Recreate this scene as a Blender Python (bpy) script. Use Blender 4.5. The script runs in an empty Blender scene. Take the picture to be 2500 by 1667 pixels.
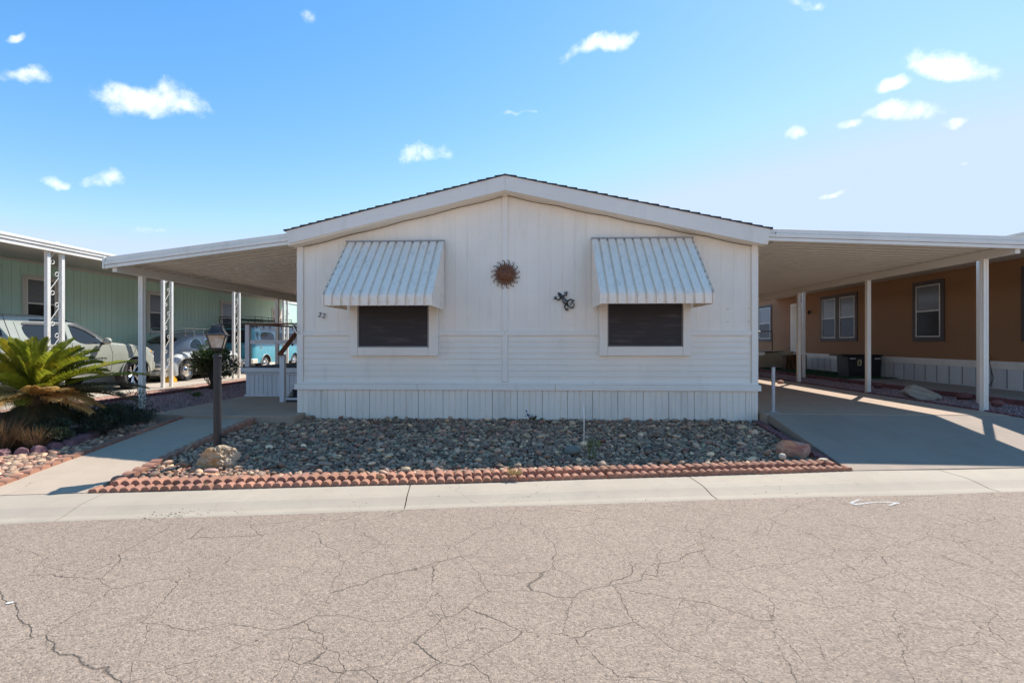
import bpy, bmesh, math, random
import numpy as np
from mathutils import Vector, Matrix
R = math.radians
PI = math.pi
random.seed(7)
rng = np.random.default_rng(11)
scene = bpy.context.scene
C = scene.collection

# ------------------------------------------------------------------ camera
PSI = R(2.27)
EYE = 1.326                      # metres above the pebble bed at the wall; the road lies 0.22 lower
FPX = 1200.0
cam_d = bpy.data.cameras.new("camera")
cam_d.sensor_width = 36.0
cam_d.lens = FPX / 2500 * 36
cam_d.clip_start = 0.05
cam_d.clip_end = 6000
cam = bpy.data.objects.new("camera", cam_d)
cam.location = (0, 0, EYE)
cam.rotation_euler = (R(90), 0, PSI)
C.objects.link(cam)
scene.camera = cam

def ray(px, py):
    a = (px - 1250) / FPX
    b = (833.5 - py) / FPX
    return (a * math.cos(PSI) - math.sin(PSI), a * math.sin(PSI) + math.cos(PSI), b)
def at_y(px, py, Y):
    d = ray(px, py); t = Y / d[1]
    return (d[0] * t, Y, EYE + d[2] * t)
def at_x(px, py, X):
    d = ray(px, py); t = X / d[0]
    return (X, d[1] * t, EYE + d[2] * t)
def at_z(px, py, Z):
    d = ray(px, py); t = (Z - EYE) / d[2]
    return (d[0] * t, d[1] * t, Z)

# ------------------------------------------------------------------ sun, sky, exposure
SUN_STRENGTH = 2.5
SKY_STRENGTH = 0.105
EXPOSURE = 1.50
SUNH = (0.548, 0.655)            # horizontal run of a shadow per metre of height
sun_el = math.atan2(1, math.hypot(*SUNH))
sun_d = bpy.data.lights.new("sun", 'SUN')
sun_d.energy = SUN_STRENGTH
sun_d.angle = R(0.55)
sun_d.color = (1.0, 0.96, 0.90)
sun = bpy.data.objects.new("sun", sun_d)
sun.rotation_euler = Vector((-SUNH[0], -SUNH[1], -1)).to_track_quat('-Z', 'Y').to_euler()
sun.location = (20, 26, 36)
C.objects.link(sun)

world = bpy.data.worlds.new("World")
scene.world = world
world.use_nodes = True
wt = world.node_tree
wt.nodes.clear()
def WN(t, **kw):
    n = wt.nodes.new(t)
    for k, v in kw.items():
        setattr(n, k, v)
    return n
def WM(op, a, b=None, c=None):
    n = WN('ShaderNodeMath', operation=op)
    for i, x in enumerate((a, b, c)):
        if x is None: continue
        if isinstance(x, (int, float)): n.inputs[i].default_value = x
        else: wt.links.new(x, n.inputs[i])
    return n.outputs[0]
sky = WN('ShaderNodeTexSky', sky_type='NISHITA')
sky.sun_disc = False
sky.sun_elevation = sun_el
sky.sun_rotation = math.atan2(SUNH[0], SUNH[1])
sky.altitude = 300
sky.air_density = 1.0
sky.dust_density = 0.1
sky.ozone_density = 1.0
# deepen the blue overhead and pale the horizon a little, the same way all round the sky
ssep = WN('ShaderNodeSeparateColor'); wt.links.new(sky.outputs[0], ssep.inputs[0])
hsv = WN('ShaderNodeCombineColor')
wt.links.new(WM('MINIMUM', WM('MULTIPLY', WM('POWER', ssep.outputs[0], 1.75), .315), 2.25), hsv.inputs[0])
wt.links.new(WM('MINIMUM', WM('MULTIPLY', ssep.outputs[1], .70), 2.8), hsv.inputs[1])
wt.links.new(WM('MINIMUM', WM('MULTIPLY', ssep.outputs[2], .86), 3.9), hsv.inputs[2])
tcw = WN('ShaderNodeTexCoord')
nrm = WN('ShaderNodeVectorMath', operation='NORMALIZE')
wt.links.new(tcw.outputs['Generated'], nrm.inputs[0])
n1 = WN('ShaderNodeTexNoise'); n1.inputs['Scale'].default_value = 11; n1.inputs['Detail'].default_value = 6
n2 = WN('ShaderNodeTexNoise'); n2.inputs['Scale'].default_value = 19; n2.inputs['Detail'].default_value = 8; n2.inputs['Roughness'].default_value = .66
wt.links.new(nrm.outputs[0], n1.inputs['Vector']); wt.links.new(nrm.outputs[0], n2.inputs['Vector'])
sub = WN('ShaderNodeVectorMath', operation='SUBTRACT'); wt.links.new(n1.outputs['Color'], sub.inputs[0]); sub.inputs[1].default_value = (.5, .5, .5)
scl = WN('ShaderNodeVectorMath', operation='SCALE'); wt.links.new(sub.outputs[0], scl.inputs[0]); scl.inputs['Scale'].default_value = .065
dvec = WN('ShaderNodeVectorMath', operation='ADD'); wt.links.new(nrm.outputs[0], dvec.inputs[0]); wt.links.new(scl.outputs[0], dvec.inputs[1])
# the small fair-weather clouds: (pixel x, pixel y, half width, half height, weight, tilt in degrees)
CLOUDS = [(345, 240, 150, 46, 1.0, -6), (445, 262, 60, 20, .7, -15), (65, 197, 75, 24, .9, 5), (120, 438, 44, 20, .9, -5), (248, 424, 72, 26, .95, 0),
          (1030, 377, 70, 28, .9, 12), (1465, 110, 105, 24, .9, 26), (2330, 152, 120, 38, 1.0, -8), (2196, 186, 42, 22, .9, 0),
          (2212, 278, 98, 36, 1.0, 0), (2064, 296, 46, 15, .7, 10), (1951, 338, 38, 20, .8, 0), (45, 100, 48, 14, .42, 25),
          (1272, 270, 60, 9, .34, 5), (2335, 305, 60, 14, .36, 24), (345, 553, 90, 14, .40, -8), (755, 25, 40, 30, .25, 0),
          (1970, 12, 60, 16, .35, 0), (2025, 475, 50, 12, .4, 8), (2375, 400, 26, 10, .4, 0),
          (-420, 320, 130, 40, 1.0, 0), (2960, 260, 120, 40, 1.0, 0), (700, -520, 190, 60, 1.0, 8), (1900, -700, 200, 60, 1.0, -8)]
# every cloud is an ellipse on the plane one unit north of the viewer, so it stays fixed in the sky
fwd = Vector((-math.sin(PSI), math.cos(PSI), 0)); rgt = Vector((math.cos(PSI), math.sin(PSI), 0))
def wdot(v):
    d = WN('ShaderNodeVectorMath', operation='DOT_PRODUCT'); wt.links.new(dvec.outputs[0], d.inputs[0]); d.inputs[1].default_value = tuple(v); return d.outputs['Value']
df = WM('MAXIMUM', wdot(fwd), .05)
gx, gz = WM('DIVIDE', wdot(rgt), df), WM('DIVIDE', wdot((0, 0, 1)), df)
acc = None
for (px, py, rx, ry, w, tilt) in CLOUDS:
    cx_, cz_ = (px - 1250) / FPX, (833.5 - py) / FPX
    a = R(tilt); sx_, sz_ = FPX / (rx * .95), FPX / (ry * 1.0)
    dx_ = WM('SUBTRACT', gx, cx_); dz_ = WM('SUBTRACT', gz, cz_)
    o1 = WM('ADD', WM('MULTIPLY', dx_, math.cos(a) * sx_), WM('MULTIPLY', dz_, math.sin(a) * sx_))
    o2 = WM('ADD', WM('MULTIPLY', dx_, -math.sin(a) * sz_), WM('MULTIPLY', dz_, math.cos(a) * sz_))
    r2 = WM('ADD', WM('MULTIPLY', o1, o1), WM('MULTIPLY', o2, o2))
    v = WM('SUBTRACT', w, r2)
    acc = v if acc is None else WM('MAXIMUM', acc, v)
fb = WM('MULTIPLY', WM('SUBTRACT', n2.outputs['Fac'], .5), 3.4)
den = WM('ADD', WM('MAXIMUM', acc, -1.2), fb)
mr = WN('ShaderNodeMapRange', interpolation_type='SMOOTHSTEP'); wt.links.new(den, mr.inputs['Value'])
mr.inputs['From Min'].default_value = -.25; mr.inputs['From Max'].default_value = 1.5
sepw = WN('ShaderNodeSeparateXYZ'); wt.links.new(nrm.outputs[0], sepw.inputs[0])
above = WM('GREATER_THAN', sepw.outputs['Z'], 0.0)
msk = WM('MULTIPLY', WM('MULTIPLY', mr.outputs[0], above), .97)
mix = WN('ShaderNodeMix', data_type='RGBA')
wt.links.new(msk, mix.inputs['Factor'])
wt.links.new(hsv.outputs[0], mix.inputs['A'])
mix.inputs['B'].default_value = (.50 / SKY_STRENGTH, .51 / SKY_STRENGTH, .525 / SKY_STRENGTH, 1)
bg = WN('ShaderNodeBackground'); bg.inputs['Strength'].default_value = SKY_STRENGTH
wt.links.new(mix.outputs['Result'], bg.inputs['Color'])
wo = WN('ShaderNodeOutputWorld'); wt.links.new(bg.outputs[0], wo.inputs['Surface'])

vs = scene.view_settings
vs.view_transform = 'Standard'; vs.look = 'None'; vs.gamma = 1; vs.use_curve_mapping = False
vs.exposure = EXPOSURE

# ------------------------------------------------------------------ object helpers
ORG = {}
def tag(o, label=None, cat=None, group=None, kind=None):
    if label: o['label'] = label
    if cat: o['category'] = cat
    if group: o['group'] = group
    if kind: o['kind'] = kind
    return o
def thing(name, label, cat, loc=(0, 0, 0), group=None, rz=0.0):
    o = bpy.data.objects.new(name, None)
    o.empty_display_size = .2
    o.location = loc
    o.rotation_euler = (0, 0, rz)
    C.objects.link(o)
    ORG[o.name] = Vector(loc)
    return tag(o, label, cat, group)
def root_of(o):
    while o.parent is not None: o = o.parent
    return o
def link_mesh(name, me, parent=None, local=False):
    o = bpy.data.objects.new(name, me)
    C.objects.link(o)
    if parent is not None:
        if not local:
            me.transform(Matrix.Translation(-ORG[root_of(parent).name]))
        o.parent = parent
    return o
def copy_tree(o, parent=None):
    c = o.copy(); C.objects.link(c); c.parent = parent
    for ch in list(o.children): copy_tree(ch, c)
    if o.name in ORG: ORG[c.name] = ORG[o.name].copy()
    return c

class MB:
    def __init__(s):
        s.v = []; s.f = []; s.m = []; s.cm = 0
    def face(s, *pts):
        b = len(s.v); s.v += [tuple(p) for p in pts]; s.f.append(tuple(range(b, b + len(pts)))); s.m.append(s.cm)
    def add(s, verts, faces):
        b = len(s.v); s.v += [tuple(p) for p in verts]
        for f in faces: s.f.append(tuple(i + b for i in f)); s.m.append(s.cm)
        return s
    def box(s, x0, x1, y0, y1, z0, z1):
        vs_ = [(x, y, z) for x in (x0, x1) for y in (y0, y1) for z in (z0, z1)]
        return s.add(vs_, [(0, 1, 3, 2), (4, 6, 7, 5), (0, 4, 5, 1), (2, 3, 7, 6), (0, 2, 6, 4), (1, 5, 7, 3)])
    def cbox(s, c, d, rot=None):
        vs_ = [Vector((x * d[0] / 2, y * d[1] / 2, z * d[2] / 2)) for x in (-1, 1) for y in (-1, 1) for z in (-1, 1)]
        if rot is not None: vs_ = [rot @ p for p in vs_]
        vs_ = [p + Vector(c) for p in vs_]
        return s.add(vs_, [(0, 1, 3, 2), (4, 6, 7, 5), (0, 4, 5, 1), (2, 3, 7, 6), (0, 2, 6, 4), (1, 5, 7, 3)])
    def prism(s, pts, fn0, fn1, caps=True):
        """pts 2-d outline; fn0/fn1 map (a,b) to the 3-d position of the two ends"""
        n = len(pts)
        vs_ = [fn0(*p) for p in pts] + [fn1(*p) for p in pts]
        fs = [(i, (i + 1) % n, n + (i + 1) % n, n + i) for i in range(n)]
        if caps: fs += [tuple(range(n))[::-1], tuple(range(n, 2 * n))]
        return s.add(vs_, fs)
    def grid(s, P, closed_v=False):
        n = len(P); m = len(P[0])
        vs_ = [p for row in P for p in row]
        fs = []
        for i in range(n - 1):
            for j in range(m if closed_v else m - 1):
                j2 = (j + 1) % m
                fs.append((i * m + j, i * m + j2, (i + 1) * m + j2, (i + 1) * m + j))
        return s.add(vs_, fs)
    def tube(s, pts, r, n=8, caps=True, flat=None, closed=False):
        pts = [Vector(p) for p in pts]
        rs = r if isinstance(r, (list, tuple)) else [r] * len(pts)
        rows = []
        prev = None
        for i, p in enumerate(pts):
            if closed: t = pts[(i + 1) % len(pts)] - pts[i - 1]
            else: t = pts[min(i + 1, len(pts) - 1)] - pts[max(i - 1, 0)]
            t.normalize()
            if prev is None:
                a = Vector((0, 0, 1)) if abs(t.z) < .9 else Vector((1, 0, 0))
                u = t.cross(a).normalized()
            else:
                u = (prev - t * prev.dot(t)).normalized()
            prev = u
            w = t.cross(u)
            row = []
            for k in range(n):
                a = 2 * PI * k / n
                q = u * math.cos(a) * rs[i] + w * math.sin(a) * rs[i]
                if flat is not None:
                    fv = Vector(flat[0]); q = q - fv * q.dot(fv) * (1 - flat[1])
                row.append(p + q)
            rows.append(row)
        if closed: rows.append(rows[0])
        b = len(s.v)
        s.grid(rows, True)
        if caps and not closed:
            m = len(rows)
            s.f.append(tuple(b + k for k in range(n))[::-1]); s.m.append(s.cm)
            s.f.append(tuple(b + (m - 1) * n + k for k in range(n))); s.m.append(s.cm)
        return s
    def lathe(s, prof, c, n=20, axis='z', cap=True):
        rows = []
        for (r, h) in prof:
            row = []
            for k in range(n):
                a = 2 * PI * k / n
                if axis == 'z': p = (c[0] + r * math.cos(a), c[1] + r * math.sin(a), c[2] + h)
                elif axis == 'x': p = (c[0] + h, c[1] + r * math.cos(a), c[2] + r * math.sin(a))
                else: p = (c[0] + r * math.cos(a), c[1] + h, c[2] + r * math.sin(a))
                row.append(p)
            rows.append(row)
        b = len(s.v)
        s.grid(rows, True)
        if cap:
            m = len(rows)
            s.f.append(tuple(b + k for k in range(n))[::-1]); s.m.append(s.cm)
            s.f.append(tuple(b + (m - 1) * n + k for k in range(n))); s.m.append(s.cm)
        return s
    def ball(s, c, r, seg=12, ring=8):
        if isinstance(r, (int, float)): r = (r, r, r)
        rows = []
        for i in range(ring + 1):
            th = PI * i / ring
            rr = max(math.sin(th), 1e-3)
            rows.append([(c[0] + r[0] * rr * math.cos(2 * PI * k / seg), c[1] + r[1] * rr * math.sin(2 * PI * k / seg), c[2] - r[2] * math.cos(th)) for k in range(seg)])
        return s.grid(rows, True)
    def mesh(s, name, mats, smooth=False, fix=True):
        me = bpy.data.meshes.new(name)
        me.from_pydata(s.v, [], s.f)
        if not isinstance(mats, (list, tuple)): mats = [mats]
        for m in mats: me.materials.append(m)
        if len(mats) > 1: me.polygons.foreach_set('material_index', s.m)
        if fix:
            bm = bmesh.new(); bm.from_mesh(me)
            bmesh.ops.remove_doubles(bm, verts=bm.verts, dist=1e-5)
            bmesh.ops.recalc_face_normals(bm, faces=bm.faces)
            bm.to_mesh(me); bm.free()
        if smooth:
            me.polygons.foreach_set('use_smooth', [True] * len(me.polygons))
            if smooth != 'all':
                me.set_sharp_from_angle(angle=R(38))
        me.update()
        return me
    def build(s, name, mats, parent=None, smooth=False, bevel=0, local=False, fix=True, seg=1):
        me = s.mesh(name, mats, smooth, fix)
        o = link_mesh(name, me, parent, local)
        if bevel:
            b = o.modifiers.new('bevel', 'BEVEL'); b.width = bevel; b.segments = seg; b.limit_method = 'ANGLE'; b.angle_limit = R(40)
        return o

def np_mesh(name, verts, faces, mat, colors=None, smooth=False):
    me = bpy.data.meshes.new(name)
    nv = len(verts); nf, k = faces.shape
    me.vertices.add(nv); me.loops.add(nf * k); me.polygons.add(nf)
    me.vertices.foreach_set('co', verts.astype(np.float32).ravel())
    me.loops.foreach_set('vertex_index', faces.astype(np.int32).ravel())
    me.polygons.foreach_set('loop_start', np.arange(0, nf * k, k, dtype=np.int32))
    me.polygons.foreach_set('loop_total', np.full(nf, k, dtype=np.int32))
    if smooth: me.polygons.foreach_set('use_smooth', np.ones(nf, dtype=bool))
    me.update(calc_edges=True)
    if colors is not None:
        ca = me.color_attributes.new('tint', 'FLOAT_COLOR', 'POINT')
        c4 = np.ones((nv, 4), np.float32); c4[:, :3] = colors
        ca.data.foreach_set('color', c4.ravel())
    me.materials.append(mat)
    return me

# ------------------------------------------------------------------ materials
def srgb(r, g, b):
    f = lambda c: (c / 12.92 if c <= .04045 else ((c + .055) / 1.055) ** 2.4)
    return (f(r / 255), f(g / 255), f(b / 255))
class NT:
    def __init__(s, name):
        s.mat = bpy.data.materials.new(name); s.mat.use_nodes = True
        s.t = s.mat.node_tree; s.b = s.t.nodes['Principled BSDF']
        s.geo = s.n('ShaderNodeNewGeometry'); s.pos = s.geo.outputs['Position']
    def n(s, t, **kw):
        x = s.t.nodes.new(t)
        for k, v in kw.items(): setattr(x, k, v)
        return x
    def L(s, a, b): s.t.links.new(a, b)
    def setin(s, sock, v):
        if hasattr(v, 'is_output'): s.L(v, sock)
        else: sock.default_value = v
    def m(s, op, a, b=None, c=None):
        x = s.n('ShaderNodeMath', operation=op)
        for i, v in enumerate((a, b, c)):
            if v is not None: s.setin(x.inputs[i], v)
        return x.outputs[0]
    def noise(s, scale, detail=3, rough=.5, vec=None, stretch=None, dist=0):
        v = vec if vec is not None else s.pos
        if stretch is not None:
            mp = s.n('ShaderNodeMapping'); s.L(v, mp.inputs['Vector']); mp.inputs['Scale'].default_value = stretch; v = mp.outputs[0]
        x = s.n('ShaderNodeTexNoise'); s.L(v, x.inputs['Vector'])
        x.inputs['Scale'].default_value = scale; x.inputs['Detail'].default_value = detail; x.inputs['Roughness'].default_value = rough; x.inputs['Distortion'].default_value = dist
        return x.outputs['Fac']
    def ramp(s, fac, a, b, lo=0.0, hi=1.0):
        x = s.n('ShaderNodeMapRange'); x.clamp = True
        s.L(fac, x.inputs['Value']); x.inputs['From Min'].default_value = a; x.inputs['From Max'].default_value = b
        x.inputs['To Min'].default_value = lo; x.inputs['To Max'].default_value = hi
        return x.outputs[0]
    def mix(s, fac, a, b, mode='MIX'):
        x = s.n('ShaderNodeMix', data_type='RGBA', blend_type=mode)
        s.setin(x.inputs['Factor'], fac)
        for k, v in (('A', a), ('B', b)):
            if hasattr(v, 'is_output'): s.L(v, x.inputs[k])
            else: x.inputs[k].default_value = (*v[:3], 1)
        return x.outputs['Result']
    def scale_col(s, col, fac):
        x = s.n('ShaderNodeVectorMath', operation='SCALE')
        if hasattr(col, 'is_output'): s.L(col, x.inputs[0])
        else: x.inputs[0].default_value = col[:3]
        s.setin(x.inputs['Scale'], fac)
        return x.outputs[0]
    def bump(s, h, strength=.3, dist=.01):
        x = s.n('ShaderNodeBump'); s.L(h, x.inputs['Height']); x.inputs['Strength'].default_value = strength; x.inputs['Distance'].default_value = dist
        s.L(x.outputs[0], s.b.inputs['Normal'])
        return x
    def color(s, c): s.setin(s.b.inputs['Base Color'], c) if hasattr(c, 'is_output') else setattr(s.b.inputs['Base Color'], 'default_value', (*c[:3], 1))
    def rough(s, v): s.setin(s.b.inputs['Roughness'], v)
    def metal(s, v): s.b.inputs['Metallic'].default_value = v

def mat(name, base, rough=.6, metal=0.0, var=.10, vs=1.3, fine=.06, fs=45, bump=.15, bs=70, bd=.004, objvar=0.0, stretch=None, spec=.5, coat=0.0, dirt=None):
    N = NT(name)
    a = N.noise(vs, 4, .55, stretch=stretch); b = N.noise(fs, 3, .6)
    f = N.m('MULTIPLY', N.ramp(a, .3, .7, 1 - var, 1 + var), N.ramp(b, .3, .7, 1 - fine, 1 + fine))
    if objvar:
        oi = N.n('ShaderNodeObjectInfo')
        f = N.m('MULTIPLY', f, N.ramp(oi.outputs['Random'], 0, 1, 1 - objvar, 1 + objvar))
    col = N.scale_col(base, f)
    if dirt:
        dcol, amt, dsc, dst = dirt
        d = N.ramp(N.noise(dsc, 6, .65, stretch=dst), .52, .8, 0, amt)
        col = N.mix(d, col, dcol)
    N.color(col); N.rough(N.ramp(a, .3, .7, max(rough - .06, .02), min(rough + .06, 1))); N.metal(metal)
    N.b.inputs['Specular IOR Level'].default_value = spec
    N.b.inputs['Coat Weight'].default_value = coat
    N.b.inputs['Coat Roughness'].default_value = .04
    if bump: N.bump(N.noise(bs, 4, .6), bump, bd)
    return N.mat
M = {}
WHITE = (.92, .82, .69)
def wood_grain_white(name, base, stretch, dirt_amt=.34):
    N = NT(name)
    g = N.noise(34, 4, .6, stretch=stretch)
    l = N.noise(.9, 4, .6)
    st = N.noise(3.0, 5, .65, stretch=(1, 1, .22))
    f = N.m('MULTIPLY', N.ramp(l, .3, .7, .955, 1.03), N.ramp(g, .35, .65, .985, 1.01))
    oi = N.n('ShaderNodeObjectInfo')
    f = N.m('MULTIPLY', f, N.ramp(oi.outputs['Random'], 0, 1, .985, 1.012))
    col = N.scale_col(base, f)
    col = N.mix(N.ramp(st, .56, .8, 0, dirt_amt), col, (.50, .44, .36))
    N.color(col); N.rough(.62)
    N.bump(g, .22, .004)
    return N.mat
M['siding'] = wood_grain_white('white_painted_siding', WHITE, (1, 1, .08))
M['lap'] = wood_grain_white('white_lap_siding', WHITE, (.08, 1, 1))
M['trim'] = wood_grain_white('white_trim_paint', (.91, .82, .705), (.1, 1, .6), .18)
M['rake'] = wood_grain_white('white_rake_board_paint', (.85, .775, .68), (.06, 1, 1.6), .35)
M['skirt'] = mat('white_vinyl_skirting', (.90, .79, .655), .45, var=.04, fine=.02, vs=2, stretch=(1, 1, .3), bump=.05, dirt=((.42, .37, .3), .45, 2.2, (1, 1, .25)), objvar=.012)
M['awning'] = mat('white_awning_aluminium', (.93, .80, .655), .72, var=.03, spec=.25, fine=.03, fs=90, vs=3, bump=.03, dirt=((.25, .24, .22), .45, 14, (1.4, .5, .5)))
M['metal_white'] = mat('white_enamelled_aluminium', (.84, .775, .675), .4, var=.05, fine=.02, vs=1.2, bump=.04, dirt=((.45, .38, .28), .3, 4, (1, 1, .5)))
M['pan'] = mat('white_roof_pan_enamel', (.80, .73, .63), .45, var=.02, fine=.0, vs=.8, bump=0)
M['screen'] = None
def screen_mat():
    N = NT('dark_solar_screen_mesh')
    h = N.noise(2.2, 3, .6, stretch=(.7, 1, 7))
    k = N.noise(2.5, 2, .5)
    f = N.m('MULTIPLY', N.ramp(h, .5, .72, 0, 1), N.ramp(k, .4, .65, 0, .75))
    N.color(N.mix(f, (.034, .026, .028), (.115, .09, .09)))  # pale streaks paint blinds and their reflections into the screen colour
    N.rough(.5); N.b.inputs['Specular IOR Level'].default_value = .35
    w = N.noise(900, 0, .5); N.bump(w, .1, .001)
    return N.mat
M['screen'] = screen_mat()
M['frame_bronze'] = mat('bronze_screen_frame', (.16, .145, .14), .4, bump=.02)
M['shingle'] = mat('dark_roof_shingle', (.055, .055, .058), .9, var=.25, fine=.3, fs=160, bump=.5, bs=200, objvar=.2)
M['black'] = mat('black_cable', (.02, .02, .02), .5, bump=.02)
def concrete(name, base, stain=(.22, .2, .18), stain_amt=.35, crack=.5):
    N = NT(name)
    a = N.noise(.7, 6, .6); b = N.noise(5, 5, .65); c = N.noise(140, 3, .7); e = N.noise(38, 4, .6)
    f = N.m('MULTIPLY', N.ramp(a, .3, .7, .93, 1.06), N.ramp(b, .3, .7, .96, 1.04))
    f = N.m('MULTIPLY', f, N.ramp(c, .3, .7, .93, 1.06))
    col = N.scale_col(base, f)
    s = N.ramp(N.noise(1.6, 6, .7, stretch=(1, .7, 1), dist=.6), .56, .85, 0, stain_amt)
    col = N.mix(s, col, stain)
    sp = N.ramp(e, .74, .78, 0, .55)
    col = N.mix(sp, col, (.09, .08, .07))
    # hairline cracks that wander and fade out, dusty soiling in broad streaks
    nz = N.n('ShaderNodeTexNoise'); N.L(N.pos, nz.inputs['Vector']); nz.inputs['Scale'].default_value = 1.7; nz.inputs['Detail'].default_value = 8
    sc = N.n('ShaderNodeVectorMath', operation='SCALE'); N.L(nz.outputs['Color'], sc.inputs[0]); sc.inputs['Scale'].default_value = .7
    ad = N.n('ShaderNodeVectorMath', operation='ADD'); N.L(N.pos, ad.inputs[0]); N.L(sc.outputs[0], ad.inputs[1])
    vo = N.n('ShaderNodeTexVoronoi', feature='DISTANCE_TO_EDGE'); N.L(ad.outputs[0], vo.inputs['Vector']); vo.inputs['Scale'].default_value = .62
    cr = N.m('MULTIPLY', N.ramp(vo.outputs['Distance'], .0, .0022, crack, 0), N.ramp(N.noise(.8, 3, .6), .45, .55, 0, 1))
    col = N.mix(cr, col, (.06, .05, .04))
    col = N.mix(N.ramp(N.noise(.9, 6, .75, stretch=(2.2, .5, 1)), .5, .75, 0, stain_amt * .7), col, (base[0] * .72, base[1] * .70, base[2] * .66))
    N.color(col); N.rough(.88)
    N.bump(N.m('ADD', N.m('MULTIPLY', c, .5), e), .22, .003)
    return N.mat
M['kerb'] = concrete('pale_kerb_concrete', (.40, .332, .25), stain_amt=.25)
M['path'] = concrete('walkway_concrete', (.445, .345, .25), stain_amt=.18)
M['drive'] = concrete('driveway_concrete', (.335, .255, .19), (.16, .145, .13), .55)
M['slab'] = concrete('carport_slab_concrete', (.42, .30, .21), (.15, .13, .10), .45)
M['slab_far'] = concrete('neighbour_slab_concrete', (.33, .28, .23), (.16, .13, .10), .4)
def asphalt():
    N = NT('aged_grey_asphalt')
    base = (.300, .226, .166)
    big = N.noise(.35, 5, .6); mid = N.noise(2.5, 5, .6)
    vor = N.n('ShaderNodeTexVoronoi'); N.L(N.pos, vor.inputs['Vector']); vor.inputs['Scale'].default_value = 95
    vor.inputs['Randomness'].default_value = 1
    hs = N.n('ShaderNodeSeparateColor'); N.L(vor.outputs['Color'], hs.inputs[0])
    grain = N.noise(48, 5, .75)
    f = N.m('MULTIPLY', N.ramp(big, .3, .7, .95, 1.05), N.ramp(mid, .3, .7, .96, 1.04))
    f = N.m('MULTIPLY', f, N.ramp(grain, .32, .68, .84, 1.16))
    f = N.m('MULTIPLY', f, N.ramp(hs.outputs[0], 0, 1, .74, 1.26))
    col = N.scale_col(base, f)
    pit = N.ramp(N.noise(75, 2, .6), .62, .70, 0, .7)
    col = N.mix(pit, col, (.045, .038, .034))
    # dark soft stains
    st = N.ramp(N.noise(1.9, 2, .5), .70, .78, 0, .35)
    col = N.mix(st, col, (.11, .09, .08))
    # lighter dusty band beside the kerb is real dust
    # cracks: distance to cell edge, wandering
    def crack(scale, wander, width, seed, gate_lo, gate_hi):
        nz = N.n('ShaderNodeTexNoise'); N.L(N.pos, nz.inputs['Vector']); nz.inputs['Scale'].default_value = 2.4 + seed; nz.inputs['Detail'].default_value = 4; nz.inputs['Roughness'].default_value = .5
        sb = N.n('ShaderNodeVectorMath', operation='SUBTRACT'); N.L(nz.outputs['Color'], sb.inputs[0]); sb.inputs[1].default_value = (.5, .5, .5)
        sc = N.n('ShaderNodeVectorMath', operation='SCALE'); N.L(sb.outputs[0], sc.inputs[0]); sc.inputs['Scale'].default_value = wander
        ad = N.n('ShaderNodeVectorMath', operation='ADD'); N.L(N.pos, ad.inputs[0]); N.L(sc.outputs[0], ad.inputs[1])
        ad2 = N.n('ShaderNodeVectorMath', operation='MULTIPLY'); N.L(ad.outputs[0], ad2.inputs[0]); ad2.inputs[1].default_value = (1, 1, 0)
        ad3 = N.n('ShaderNodeVectorMath', operation='ADD'); N.L(ad2.outputs[0], ad3.inputs[0]); ad3.inputs[1].default_value = (seed * 7.3, seed * 3.1, 0)
        v = N.n('ShaderNodeTexVoronoi', feature='DISTANCE_TO_EDGE'); N.L(ad3.outputs[0], v.inputs['Vector']); v.inputs['Scale'].default_value = scale
        gate = N.ramp(N.noise(.9 + seed * .3, 3, .6), gate_lo, gate_hi, 0, 1)
        d = v.outputs['Distance']
        ww = N.m('MULTIPLY', gate, width)
        x = N.m('SUBTRACT', 1.0, N.m('DIVIDE', d, N.m('MAXIMUM', ww, 1e-5)))
        return N.m('MAXIMUM', x, 0.0)
    c1 = crack(1.5, .24, .0037, 1.0, .12, .34)
    c2 = crack(2.7, .17, .0042, 2.0, .34, .54)
    ck = N.m('MINIMUM', N.m('ADD', c1, c2), 1.0)
    ckm = N.ramp(ck, 0, .6, 0, .60)
    col = N.mix(ckm, col, (.06, .042, .03))
    N.color(col); N.rough(.93)
    h = N.m('SUBTRACT', N.m('ADD', N.m('MULTIPLY', vor.outputs['Distance'], -.9), N.m('MULTIPLY', grain, 1.6)), N.m('MULTIPLY', ck, 1.6))
    N.bump(h, .55, .008)
    return N.mat
M['asphalt'] = asphalt()
M['soil'] = mat('dry_desert_soil', (.24, .19, .145), .95, var=.2, fine=.3, fs=30, bump=.5, bs=40, bd=.02)
M['bed'] = mat('dark_soil_under_pebbles', (.10, .085, .07), .95, var=.2, fine=.4, fs=60, bump=.6, bs=60, bd=.02)
def edging_mat(name, base, alt, ov=.16):
    N = NT(name)
    oi = N.n('ShaderNodeObjectInfo')
    a = N.noise(6, 5, .6); c = N.noise(130, 3, .7)
    f = N.m('MULTIPLY', N.ramp(a, .3, .7, .86, 1.12), N.ramp(c, .3, .7, .86, 1.14))
    f = N.m('MULTIPLY', f, N.ramp(oi.outputs['Random'], 0, 1, 1 - ov, 1 + ov))
    col = N.scale_col(base, f)
    col = N.mix(N.ramp(N.noise(3.2, 4, .6), .45, .68, 0, .65), col, alt)
    col = N.mix(N.ramp(N.noise(22, 4, .6), .64, .76, 0, .45), col, (.10, .06, .05))
    N.color(col); N.rough(.9); N.bump(c, .35, .004)
    return N.mat
M['edging'] = edging_mat('terracotta_edging_block', (.345, .165, .10), (.30, .145, .11), .24)
M['edging_dark'] = edging_mat('dark_red_edging_block', (.21, .075, .065), (.17, .08, .085))
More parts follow.
